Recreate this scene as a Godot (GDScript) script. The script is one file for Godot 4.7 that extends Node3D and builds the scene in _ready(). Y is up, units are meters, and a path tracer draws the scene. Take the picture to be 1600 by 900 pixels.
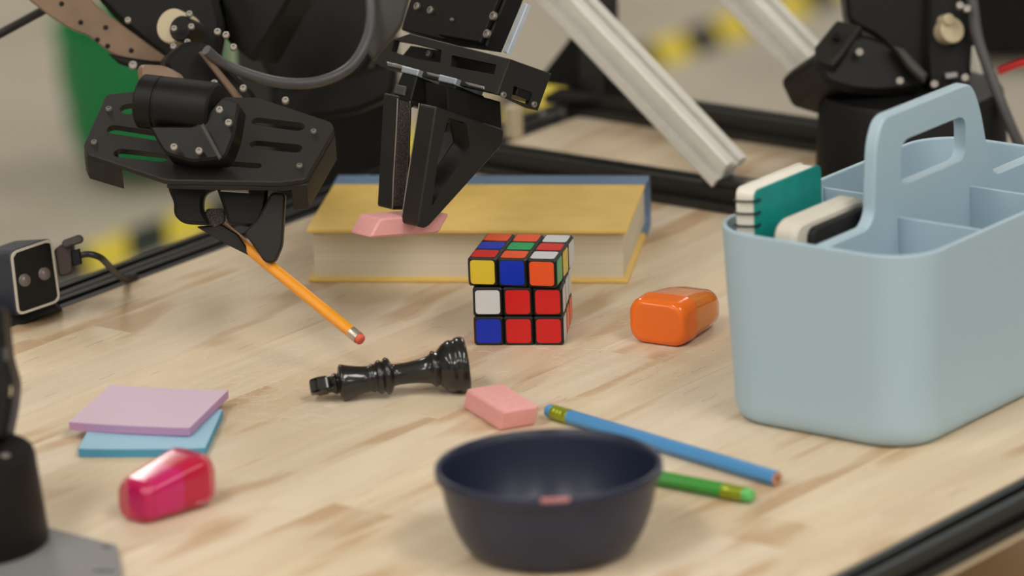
extends Node3D
# Robot workbench: a butcher-block table in a black aluminium frame, robot arms, stationery, a caddy, a bowl and a book.

const TOP := 0.76                      # height of the table top
const FPX := 8237.857                  # focal length in pixels of the 1600-wide picture
const PITCH := 0.2827258
const ROLL := -0.0348850
var eye := Vector3(0, TOP + 0.9610219, 3.2059822)
var ax: Vector3                        # picture right, picture up, view direction
var ay: Vector3
var aw: Vector3
const TU := Vector3(0.60528518, 0, -0.7960087)   # along the table's staves
const TN := Vector3(0.7960087, 0, 0.60528518)    # across them, to the near right
var M := {}                            # materials
var used := {}                         # names taken
var rng := RandomNumberGenerator.new()

# ---------------------------------------------------------------- measuring
func at(x: float, y: float, d: float) -> Vector3:
	return eye + (aw + ax * ((x - 800.0) / FPX) - ay * ((y - 450.0) / FPX)) * d
func on_plane(x: float, y: float, p: Vector3, n: Vector3) -> Vector3:
	var d := aw + ax * ((x - 800.0) / FPX) - ay * ((y - 450.0) / FPX)
	return eye + d * ((p - eye).dot(n) / d.dot(n))
func on(x: float, y: float, h := 0.0) -> Vector3:
	return on_plane(x, y, Vector3(0, TOP + h, 0), Vector3.UP)
func tv(u: float, h: float, n: float) -> Vector3:        # table coordinates: along, up, across
	return TU * u + TN * n + Vector3(0, TOP + h, 0)
func dirv(v: Vector3) -> Vector3:                        # right, up, towards the lens
	return ax * v.x + ay * v.y - aw * v.z
func frame(o: Vector3, x: Vector3, y: Vector3) -> Transform3D:
	var bx := x.normalized()
	var bz := bx.cross(y).normalized()
	return Transform3D(Basis(bx, bz.cross(bx).normalized(), bz), o)
func facing(x: float, y: float, d: float) -> Transform3D:
	return Transform3D(Basis(ax, ay, -aw), at(x, y, d))
func outline(xf: Transform3D, pts: Array) -> PackedVector2Array:   # points where sight lines meet the frame's own plane
	var out := PackedVector2Array()
	var inv := xf.affine_inverse()
	for p in pts:
		var q: Vector3 = inv * on_plane(p[0], p[1], xf.origin, xf.basis.z)
		out.append(Vector2(q.x, q.y))
	return ccw(out)
func ccw(p: PackedVector2Array) -> PackedVector2Array:
	var q := p.duplicate()
	if Geometry2D.is_polygon_clockwise(q):
		q.reverse()
	return q

# ---------------------------------------------------------------- shapes
class Shape:
	var v := PackedVector3Array()
	var n := PackedVector3Array()
	var t := PackedVector2Array()
	func tri(a: Vector3, b: Vector3, c: Vector3, na: Vector3, nb: Vector3, nc: Vector3, ua := Vector2.ZERO, ub := Vector2.ZERO, uc := Vector2.ZERO) -> void:
		if (b - a).cross(c - a).dot(na + nb + nc) > 0:      # front faces run clockwise
			v.append_array([a, c, b]); n.append_array([na, nc, nb]); t.append_array([ua, uc, ub])
		else:
			v.append_array([a, b, c]); n.append_array([na, nb, nc]); t.append_array([ua, ub, uc])
	func flat(a: Vector3, b: Vector3, c: Vector3, d: Vector3, out: Vector3) -> void:
		var m := (b - a).cross(d - a)
		if m.length() < 1e-14:
			m = (c - b).cross(d - c)
		m = m.normalized()
		if m.dot(out) < 0:
			m = -m
		tri(a, b, c, m, m, m); tri(a, c, d, m, m, m)
	func quad(a: Vector3, b: Vector3, c: Vector3, d: Vector3, na: Vector3, nb: Vector3, nc: Vector3, nd: Vector3, us := [Vector2.ZERO, Vector2.ZERO, Vector2.ZERO, Vector2.ZERO]) -> void:
		tri(a, b, c, na, nb, nc, us[0], us[1], us[2]); tri(a, c, d, na, nc, nd, us[0], us[2], us[3])
	static func inset(p: PackedVector2Array, b: float) -> PackedVector2Array:
		var out := PackedVector2Array()
		for i in p.size():
			var e0 := (p[i] - p[i - 1]).normalized()
			var e1 := (p[(i + 1) % p.size()] - p[i]).normalized()
			var m := Vector2(-e0.y, e0.x) + Vector2(-e1.y, e1.x)
			out.append(p[i] + m * (b / maxf(0.35, 1.0 + e0.dot(e1))))
		return out
	static func side_normals(p: PackedVector2Array, limit := 0.72) -> Array:   # per edge: [normal at its start, normal at its end]
		var en := []
		for i in p.size():
			var e := (p[(i + 1) % p.size()] - p[i]).normalized()
			en.append(Vector2(e.y, -e.x))
		var out := []
		for i in p.size():
			var a: Vector2 = en[i]
			var b: Vector2 = en[i]
			if en[i - 1].dot(en[i]) > limit:
				a = (en[i - 1] + en[i]).normalized()
			if en[(i + 1) % p.size()].dot(en[i]) > limit:
				b = (en[(i + 1) % p.size()] + en[i]).normalized()
			out.append([a, b])
		return out
	static func pieces(p: PackedVector2Array, holes: Array) -> Array:
		var todo := [p]
		for h in holes:
			var c := Vector2.ZERO
			for q in h:
				c += q / h.size()
			var next := []
			for s in todo:
				for side in [-1.0, 1.0]:
					var half := PackedVector2Array([Vector2(c.x, -9), Vector2(c.x + 9 * side, -9), Vector2(c.x + 9 * side, 9), Vector2(c.x, 9)])
					for k in Geometry2D.intersect_polygons(s, half):
						for m in Geometry2D.clip_polygons(k, h):
							next.append(m)
			todo = next
		return todo
	func prism(xf: Transform3D, poly: PackedVector2Array, z0: float, z1: float, bev := 0.0, holes := []) -> void:
		var p := poly
		var q := inset(p, bev) if bev > 0 else p
		var zb := xf.basis.z
		var sn := side_normals(p)
		var c := p.size()
		for i in c:
			var j := (i + 1) % c
			var na := xf.basis * Vector3(sn[i][0].x, sn[i][0].y, 0)
			var nb := xf.basis * Vector3(sn[i][1].x, sn[i][1].y, 0)
			quad(xf * Vector3(p[i].x, p[i].y, z0 + bev), xf * Vector3(p[j].x, p[j].y, z0 + bev), xf * Vector3(p[j].x, p[j].y, z1 - bev), xf * Vector3(p[i].x, p[i].y, z1 - bev), na, nb, nb, na)
			if bev > 0:
				for s in [[z0 + bev, z0, -1.0], [z1 - bev, z1, 1.0]]:
					var ma: Vector3 = (na + zb * s[2]).normalized()
					var mb: Vector3 = (nb + zb * s[2]).normalized()
					quad(xf * Vector3(p[i].x, p[i].y, s[0]), xf * Vector3(p[j].x, p[j].y, s[0]), xf * Vector3(q[j].x, q[j].y, s[1]), xf * Vector3(q[i].x, q[i].y, s[1]), ma, mb, mb, ma)
		for s in (pieces(q, holes) if holes else [q]):
			var idx := Geometry2D.triangulate_polygon(s)
			if idx.is_empty():
				s = Geometry2D.convex_hull(s)
				s.resize(s.size() - 1)
				for k in range(1, s.size() - 1):
					idx.append_array([0, k, k + 1])
			for k in range(0, idx.size(), 3):
				for z in [[z0, -zb], [z1, zb]]:
					tri(xf * Vector3(s[idx[k]].x, s[idx[k]].y, z[0]), xf * Vector3(s[idx[k + 1]].x, s[idx[k + 1]].y, z[0]), xf * Vector3(s[idx[k + 2]].x, s[idx[k + 2]].y, z[0]), z[1], z[1], z[1])
		for h in holes:
			var hn := side_normals(h)
			for i in h.size():
				var j: int = (i + 1) % h.size()
				var na: Vector3 = xf.basis * -Vector3(hn[i][0].x, hn[i][0].y, 0)
				var nb: Vector3 = xf.basis * -Vector3(hn[i][1].x, hn[i][1].y, 0)
				quad(xf * Vector3(h[i].x, h[i].y, z0), xf * Vector3(h[j].x, h[j].y, z0), xf * Vector3(h[j].x, h[j].y, z1), xf * Vector3(h[i].x, h[i].y, z1), na, nb, nb, na)
	func box(xf: Transform3D, size: Vector3, bev := 0.0) -> void:
		var h := size / 2
		var p := PackedVector2Array([Vector2(-h.x, -h.y), Vector2(h.x, -h.y), Vector2(h.x, h.y), Vector2(-h.x, h.y)])
		if bev > 0:
			p = PackedVector2Array([Vector2(-h.x + bev, -h.y), Vector2(h.x - bev, -h.y), Vector2(h.x, -h.y + bev), Vector2(h.x, h.y - bev), Vector2(h.x - bev, h.y), Vector2(-h.x + bev, h.y), Vector2(-h.x, h.y - bev), Vector2(-h.x, -h.y + bev)])
		prism(xf, p, -h.z, h.z, bev)
	func lathe(xf: Transform3D, prof: Array, seg := 48, limit := 0.8) -> void:   # prof: Vector2(radius, along local y), from the bottom outside to the top, then inside
		for k in prof.size() - 1:
			var a: Vector2 = prof[k]
			var b: Vector2 = prof[k + 1]
			if a.distance_to(b) < 1e-7:
				continue
			var e := (b - a).normalized()
			var m := Vector2(e.y, -e.x)
			var ma := m
			var mb := m
			if k > 0:
				var e0: Vector2 = (a - prof[k - 1]).normalized()
				if e0.dot(e) > limit:
					ma = (m + Vector2(e0.y, -e0.x)).normalized()
			if k < prof.size() - 2:
				var e1: Vector2 = (prof[k + 2] - b).normalized()
				if e1.dot(e) > limit:
					mb = (m + Vector2(e1.y, -e1.x)).normalized()
			for i in seg:
				var t0 := TAU * i / seg
				var t1 := TAU * (i + 1) / seg
				var c0 := Vector3(cos(t0), 0, sin(t0))
				var c1 := Vector3(cos(t1), 0, sin(t1))
				var up := Vector3.UP
				quad(xf * (c0 * a.x + up * a.y), xf * (c1 * a.x + up * a.y), xf * (c1 * b.x + up * b.y), xf * (c0 * b.x + up * b.y),
					xf.basis * (c0 * ma.x + up * ma.y), xf.basis * (c1 * ma.x + up * ma.y), xf.basis * (c1 * mb.x + up * mb.y), xf.basis * (c0 * mb.x + up * mb.y))
	func loft(rings: Array, caps := true) -> void:         # rings of equal counts, smooth between them
		var c: int = rings[0].size()
		var nn := []
		for i in rings.size():
			var row := PackedVector3Array()
			for j in c:
				var along: Vector3 = rings[mini(i + 1, rings.size() - 1)][j] - rings[maxi(i - 1, 0)][j]
				var across: Vector3 = rings[i][(j + 1) % c] - rings[i][j - 1]
				row.append(across.cross(along).normalized())
			nn.append(row)
		var mid := Vector3.ZERO
		for q in rings[1]:
			mid += q / c
		var flip: bool = nn[1][0].dot(rings[1][0] - mid) < 0
		for i in rings.size() - 1:
			for j in c:
				var k := (j + 1) % c
				var s := -1.0 if flip else 1.0
				quad(rings[i][j], rings[i][k], rings[i + 1][k], rings[i + 1][j], nn[i][j] * s, nn[i][k] * s, nn[i + 1][k] * s, nn[i + 1][j] * s)
		if caps:
			for e in [[0, 1], [rings.size() - 1, rings.size() - 2]]:
				var m := Vector3.ZERO
				var m1 := Vector3.ZERO
				for q in rings[e[0]]:
					m += q / c
				for q in rings[e[1]]:
					m1 += q / c
				var o := (m - m1).normalized()
				for j in c:
					tri(m, rings[e[0]][j], rings[e[0]][(j + 1) % c], o, o, o)
	func tube(pts: Array, r: float, seg := 10, caps := true) -> void:
		var rings := []
		var side := Vector3.ZERO
		for i in pts.size():
			var d: Vector3 = (pts[mini(i + 1, pts.size() - 1)] - pts[maxi(i - 1, 0)]).normalized()
			if side == Vector3.ZERO:
				side = d.cross(Vector3.UP if absf(d.y) < 0.9 else Vector3.RIGHT).normalized()
			side = (side - d * side.dot(d)).normalized()
			var b := d.cross(side)
			var ring := PackedVector3Array()
			for k in seg:
				ring.append(pts[i] + (side * cos(TAU * k / seg) + b * sin(TAU * k / seg)) * r)
			rings.append(ring)
		loft(rings, caps)
	func mesh(inv := Transform3D.IDENTITY) -> ArrayMesh:
		var a := []
		a.resize(Mesh.ARRAY_MAX)
		a[Mesh.ARRAY_VERTEX] = inv * v
		a[Mesh.ARRAY_NORMAL] = Transform3D(inv.basis, Vector3.ZERO) * n
		a[Mesh.ARRAY_TEX_UV] = t
		var m := ArrayMesh.new()
		m.add_surface_from_arrays(Mesh.PRIMITIVE_TRIANGLES, a)
		return m

func smooth(pts: Array, per := 8) -> Array:               # Catmull-Rom through points
	var out := []
	for i in pts.size() - 1:
		var a: Vector3 = pts[maxi(i - 1, 0)]
		var d: Vector3 = pts[mini(i + 2, pts.size() - 1)]
		for k in per:
			out.append(pts[i].cubic_interpolate(pts[i + 1], a, d, float(k) / per))
	out.append(pts[-1])
	return out
func rounded(w: float, h: float, r: float, seg := 5) -> PackedVector2Array:
	var out := PackedVector2Array()
	for c in [[1, -1, -PI / 2], [1, 1, 0.0], [-1, 1, PI / 2], [-1, -1, PI]]:
		for k in seg + 1:
			var a: float = c[2] + PI / 2 * k / seg
			out.append(Vector2(c[0] * (w / 2 - r), c[1] * (h / 2 - r)) + Vector2(cos(a), sin(a)) * r)
	return out
func fillet(p: PackedVector2Array, r: float, seg := 4) -> PackedVector2Array:
	var out := PackedVector2Array()
	for i in p.size():
		var e0 := p[i - 1] - p[i]
		var e1 := p[(i + 1) % p.size()] - p[i]
		var k := minf(r, minf(e0.length(), e1.length()) * 0.45)
		var a := p[i] + e0.normalized() * k
		var b := p[i] + e1.normalized() * k
		for s in seg + 1:
			var f := float(s) / seg
			out.append(a.lerp(p[i], f).lerp(p[i].lerp(b, f), f))
	return out
func slot_shape(a: Vector2, b: Vector2, r: float) -> PackedVector2Array:
	var d := (b - a).normalized() * r
	var s := Vector2(-d.y, d.x)
	var out := PackedVector2Array()
	for k in 7:
		out.append(b + d * sin(PI * k / 6) - s * cos(PI * k / 6))
	for k in 7:
		out.append(a - d * sin(PI * k / 6) + s * cos(PI * k / 6))
	return ccw(out)

# ---------------------------------------------------------------- objects
func numbered(called: String) -> String:
	var k: int = used.get(called, -1) + 1
	used[called] = k
	return called if k == 0 else "%s_%03d" % [called, k]
func tag(o: Node3D, label := "", category := "", group := "", kind := "") -> Node3D:
	for m in [["label", label], ["category", category], ["group", group], ["kind", kind]]:
		if m[1]:
			o.set_meta(m[0], m[1])
	return o
func thing(called: String, label: String, category: String, where: Vector3, turn := 0.0, group := "") -> Node3D:
	var o := Node3D.new()
	o.name = numbered(called)
	add_child(o)
	o.position = where
	o.rotation.y = turn
	tag(o, label, category, group)
	return o
func piece(called: String, s: Shape, m: Material, parent: Node3D, label := "") -> MeshInstance3D:   # a part built in its parent's own axes
	var o := MeshInstance3D.new()
	o.name = called
	o.mesh = s.mesh()
	o.mesh.surface_set_material(0, m)
	parent.add_child(o, true)
	if label:
		o.set_meta("label", label)
	return o
func part(called: String, s: Shape, m: Material, parent: Node3D, label := "") -> MeshInstance3D:    # a part built in world axes
	var o := MeshInstance3D.new()
	o.name = called
	parent.add_child(o, true)
	o.mesh = s.mesh(o.global_transform.affine_inverse())
	o.mesh.surface_set_material(0, m)
	if label:
		o.set_meta("label", label)
	return o
func struct(called: String, s: Shape, m: Material) -> MeshInstance3D:
	var o := part(called, s, m, self)
	o.set_meta("kind", "structure")
	return o
func slab(called: String, pts: Array, d: float, thick: float, m: Material, parent: Node3D, bev := 0.0015, round_by := 0.0, turn := Vector3.ZERO, label := "") -> MeshInstance3D:
	# a housing: its near face stands at distance d and may be turned about its middle; it runs back by its thickness
	var c := Vector2.ZERO
	for p in pts:
		c += Vector2(p[0], p[1]) / pts.size()
	var xf := facing(c.x, c.y, d)
	xf.basis = xf.basis * Basis.from_euler(turn)
	var poly := outline(xf, pts)
	if round_by > 0:
		poly = fillet(poly, round_by)
	var s := Shape.new()
	s.prism(xf, poly, -thick, 0, bev)
	return part(called, s, m, parent, label)
func screw(where: Vector3, out: Vector3, r: float, parent: Node3D, m: Material = null, tall := 0.0015) -> void:
	var up := out.normalized()
	var xf := frame(where, up.cross(Vector3(0.3, 0.9, 0.2)), up)
	var s := Shape.new()
	s.lathe(xf, [Vector2(r, -0.001), Vector2(r, tall * 0.6), Vector2(r * 0.8, tall), Vector2(r * 0.45, tall), Vector2(r * 0.4, tall * 0.4), Vector2(0, tall * 0.4)], 14)
	part("screw", s, m if m else M.screw, parent)
func cable(called: String, pts: Array, r: float, m: Material, parent: Node3D = null) -> MeshInstance3D:
	var s := Shape.new()
	s.tube(smooth(pts), r, 12)
	return part(called, s, m, parent if parent else self)

func mat(c: Color, rough := 0.5, metal := 0.0) -> StandardMaterial3D:
	var m := StandardMaterial3D.new()
	m.albedo_color = c
	m.roughness = rough
	m.metallic = metal
	return m
func noise_tex(freq: float, ramp: Array, size := 512, oct := 4, sd := 1, norm := false, bump := 1.0) -> NoiseTexture2D:
	var fn := FastNoiseLite.new()
	fn.seed = sd
	fn.frequency = freq
	fn.fractal_octaves = oct
	var t := NoiseTexture2D.new()
	t.noise = fn
	t.width = size
	t.height = size
	t.seamless = true
	t.as_normal_map = norm
	t.bump_strength = bump
	if ramp:
		var g := Gradient.new()
		g.offsets = PackedFloat32Array()
		g.colors = PackedColorArray()
		var offs := PackedFloat32Array()
		var cols := PackedColorArray()
		for k in ramp.size():
			offs.append(float(k) / (ramp.size() - 1))
			cols.append(ramp[k])
		g.offsets = offs
		g.colors = cols
		t.color_ramp = g
	return t
func textured(c: Color, rough: float, tex: Texture2D, scale: float, metal := 0.0, norm: Texture2D = null, depth := 0.3) -> StandardMaterial3D:
	var m := mat(c, rough, metal)
	m.albedo_texture = tex
	m.uv1_triplanar = true
	m.uv1_scale = Vector3.ONE * scale
	if norm:
		m.normal_enabled = true
		m.normal_texture = norm
		m.normal_scale = depth
	return m

func wood_image(sd: int) -> ImageTexture:                 # grain runs along the picture's width
	var w := 2048
	var h := 256
	var img := Image.create(w, h, false, Image.FORMAT_RGB8)
	var a := FastNoiseLite.new()
	a.seed = sd
	a.frequency = 0.004
	a.fractal_octaves = 3
	var b := FastNoiseLite.new()
	b.seed = sd + 7
	b.frequency = 0.012
	b.fractal_octaves = 4
	for y in h:
		for x in w:
			var wob := a.get_noise_2d(x * 0.6, y * 2.0)
			var line := b.get_noise_2d(x * 0.07, y * 4.5 + wob * 60.0)
			var big := a.get_noise_2d(x * 0.42 + 900.0, y * 2.0 + wob * 18.0)
			var k := 0.5 + 0.42 * line + 0.3 * wob
			var c := Color(0.885, 0.83, 0.74).lerp(Color(0.835, 0.768, 0.665), clampf(k, 0, 1))
			c = c.lerp(Color(0.74, 0.615, 0.475), clampf(big * 2.5 - 0.45, 0, 0.68))
			c = c.lerp(Color(0.90, 0.85, 0.76), clampf(-big * 2.4 - 0.45, 0, 0.6))
			img.set_pixel(x, y, c)
	# fine curly scratches of wear, and a few dark pores along the grain
	var r := RandomNumberGenerator.new()
	r.seed = sd * 31
	for k in 420:
		var p := Vector2(r.randf() * w, r.randf() * h)
		var ang := r.randf() * TAU
		var bend := r.randf_range(-0.12, 0.12)
		var gain := r.randf_range(0.15, 0.5)
		for i in r.randi_range(14, 60):
			p += Vector2(cos(ang), sin(ang))
			ang += bend
			var q := Vector2i(posmod(int(p.x), w), posmod(int(p.y), h))
			img.set_pixelv(q, img.get_pixelv(q).lerp(Color(0.95, 0.92, 0.87), gain))
	for k in 46:
		var p := Vector2(r.randf() * w, r.randf() * h)
		for i in r.randi_range(8, 40):
			p += Vector2(1, r.randf_range(-0.25, 0.25))
			var q := Vector2i(posmod(int(p.x), w), posmod(int(p.y), h))
			img.set_pixelv(q, img.get_pixelv(q).lerp(Color(0.50, 0.38, 0.27), 0.55))
	img.generate_mipmaps()
	return ImageTexture.create_from_image(img)

func materials() -> void:
	M.black = textured(Color(1, 1, 1), 0.5, noise_tex(0.03, [Color(0.062, 0.06, 0.06), Color(0.085, 0.083, 0.08)], 256), 6.0)
	M.print = textured(Color(1, 1, 1), 0.45, noise_tex(0.08, [Color(0.115, 0.11, 0.107), Color(0.15, 0.143, 0.137)], 256, 4, 3), 30.0, 0.0, noise_tex(0.2, [], 256, 3, 5, true, 2.0), 0.25)
	M.black.metallic_specular = 0.35
	M.print.metallic_specular = 0.4
	M.grey = mat(Color(0.25, 0.245, 0.235), 0.5)
	M.tan_reflection = textured(Color(1, 1, 1), 0.4, noise_tex(0.02, [Color(0.42, 0.34, 0.27), Color(0.52, 0.42, 0.33)], 256, 3, 4), 5.0)  # black arm parts with the reflected wood painted into the colour as tan
	M.rail = textured(Color(1, 1, 1), 0.38, noise_tex(0.05, [Color(0.10, 0.10, 0.10), Color(0.135, 0.135, 0.133)], 256, 3, 9), 12.0)
	M.screw = mat(Color(0.58, 0.56, 0.53), 0.42, 0.7)
	M.cream = mat(Color(0.75, 0.70, 0.58), 0.5)
	M.steel = mat(Color(0.62, 0.62, 0.62), 0.35, 0.8)
	M.alu = textured(Color(1, 1, 1), 0.42, noise_tex(0.04, [Color(0.84, 0.835, 0.81), Color(0.89, 0.885, 0.86)], 256, 3, 6), 8.0, 0.12)
	M.cord = mat(Color(0.1, 0.1, 0.1), 0.4)
	M.cord_grey = mat(Color(0.30, 0.30, 0.31), 0.4)
	M.red = mat(Color(0.78, 0.08, 0.09), 0.45)
	M.pad = textured(Color(1, 1, 1), 0.7, noise_tex(0.25, [Color(0.10, 0.09, 0.085), Color(0.16, 0.15, 0.14), Color(0.66, 0.62, 0.57)], 256, 2, 12), 14.0)

# ---------------------------------------------------------------- setting
func _ready() -> void:
	ax = Vector3.ZERO
	var right := Vector3(1, 0, 0)
	var up := Vector3(0, cos(PITCH), -sin(PITCH))
	aw = Vector3(0, -sin(PITCH), -cos(PITCH))
	ax = right * cos(ROLL) + up * sin(ROLL)
	ay = right * -sin(ROLL) + up * cos(ROLL)
	rng.seed = 11
	var cam := Camera3D.new()
	cam.name = "camera"
	cam.transform = Transform3D(Basis(ax, ay, -aw), eye)
	var lens := CameraAttributesPhysical.new()
	lens.frustum_focal_length = 12.0 * FPX / 450.0
	lens.frustum_focus_distance = 3.31
	lens.frustum_near = 0.1
	lens.frustum_far = 60.0
	lens.exposure_aperture = 6.0
	cam.attributes = lens
	add_child(cam)
	cam.current = true
	var env := Environment.new()
	env.background_mode = Environment.BG_COLOR
	env.background_color = Color(0.75, 0.78, 0.8)
	env.background_energy_multiplier = 0.3
	env.tonemap_mode = Environment.TONE_MAPPER_LINEAR
	env.tonemap_exposure = 1.24
	env.sdfgi_enabled = true
	env.ssao_enabled = true
	env.ssil_enabled = true
	var we := WorldEnvironment.new()
	we.name = "environment"
	we.environment = env
	add_child(we)
	materials()
	hall()
	table()
	frame_braces()
	book()
	caddy()
	bowl()
	puzzle_cube()
	chess_king()
	sticky_pads()
	pencils()
	erasers()
	sharpeners()
	arm_with_pencil()
	arm_with_eraser()
	arm_by_caddy()
	arm_at_front()
	depth_camera()
	surroundings()

func block(lo: Vector3, hi: Vector3) -> Shape:
	var s := Shape.new()
	s.box(Transform3D(Basis(), (lo + hi) / 2), hi - lo)
	return s
func hall() -> void:
	var paint := textured(Color(1, 1, 1), 0.9, noise_tex(0.02, [Color(0.80, 0.79, 0.76), Color(0.84, 0.83, 0.80)], 256, 3, 21), 0.5)
	var conc := textured(Color(1, 1, 1), 0.55, noise_tex(0.012, [Color(0.60, 0.57, 0.51), Color(0.66, 0.63, 0.57), Color(0.70, 0.675, 0.62)], 512, 5, 22), 0.35)
	struct("floor", block(Vector3(-7, -0.2, -10), Vector3(7, 0, 7)), conc)
	struct("ceiling", block(Vector3(-7, 3.5, -10), Vector3(7, 3.7, 7)), paint)
	struct("wall_left", block(Vector3(-7.2, 0, -10), Vector3(-7, 3.5, 7)), paint)
	struct("wall_right", block(Vector3(7, 0, -10), Vector3(7.2, 3.5, 7)), paint)
	struct("wall_back", block(Vector3(-7.2, 0, -10.2), Vector3(7.2, 3.5, -10)), paint)
	struct("wall_front", block(Vector3(-7.2, 0, 7), Vector3(7.2, 3.5, 7.2)), paint)
	var glow := mat(Color(0.9, 0.9, 0.88), 0.6)
	glow.emission_enabled = true
	glow.emission = Color(1.0, 0.97, 0.93)
	glow.emission_energy_multiplier = 3.0
	for i in 4:
		for j in 3:
			var c := Vector3(-4.2 + 2.8 * i, 3.5, [-4.2, 1.8, 4.4][j])
			var t := thing("ceiling_light", "long flush ceiling light panel outside the picture, above the hall", "ceiling light", c, 0, "ceiling light panels of the hall")
			var b := Shape.new()
			b.box(Transform3D(Basis(), Vector3(0, -0.03, 0)), Vector3(0.66, 0.06, 1.86), 0.01)
			piece("housing", b, M.alu, t)
			var d := Shape.new()
			d.box(Transform3D(Basis(), Vector3(0, -0.065, 0)), Vector3(0.6, 0.01, 1.8), 0.003)
			piece("diffuser", d, glow, t)
			var l := AreaLight3D.new()
			l.name = "panel_lamp"
			l.area_size = Vector2(0.6, 1.8)
			l.light_energy = 2.6
			l.light_color = Color(1.0, 0.985, 0.968)
			l.shadow_enabled = true
			l.set("area_range", 30.0)
			l.rotation.x = -PI / 2
			l.position = Vector3(0, -0.08, 0)
			t.add_child(l, true)
	# hazard tape on the floor, parallel to the table
	var tape := thing("hazard_tape", "yellow and black striped safety tape on the grey floor beyond the table", "floor tape", Vector3(0, 0, 0), atan2(-TU.z, TU.x))
	var ym := mat(Color(0.83, 0.75, 0.22), 0.5)
	var bm := mat(Color(0.10, 0.10, 0.10), 0.5)
	for k in range(-12, 30):
		for c in 2:
			var s := Shape.new()
			var u0 := 2.033 - 0.037 + 0.1485 * k + 0.07425 * c
			var xf := Transform3D(Basis(Vector3.RIGHT, Vector3.FORWARD, Vector3.UP), Vector3(0, 0.0008, -2.157))
			s.prism(xf, ccw(PackedVector2Array([Vector2(u0 - 0.055, -0.05), Vector2(u0 + 0.01925, -0.05), Vector2(u0 + 0.12925, 0.05), Vector2(u0 + 0.055, 0.05)])), -0.0008, 0.0)
			piece("stripe", s, ym if c == 0 else bm, tape)

func rail_profile(w: float, h: float) -> PackedVector2Array:   # T-slot aluminium section: a slot in the middle of each side
	var q := PackedVector2Array()
	var g := 0.0032
	var d := 0.0045
	for k in 4:
		var a := k * PI / 2
		var hw := (w if k % 2 == 0 else h) / 2
		var hh := (h if k % 2 == 0 else w) / 2
		for p in [Vector2(-hw + 0.0012, -hh), Vector2(-g, -hh), Vector2(-g, -hh + 0.0018), Vector2(-g * 1.5, -hh + d), Vector2(g * 1.5, -hh + d), Vector2(g, -hh + 0.0018), Vector2(g, -hh), Vector2(hw - 0.0012, -hh)]:
			q.append(p.rotated(a))
	return q
func rail(a: Vector3, b: Vector3, upish: Vector3, w: float, h: float) -> Shape:
	var d := (b - a).normalized()
	var x := upish.cross(d).normalized()
	var s := Shape.new()
	s.prism(Transform3D(Basis(x, d.cross(x), d), a), rail_profile(w, h), 0, a.distance_to(b), 0.0)
	return s

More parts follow.
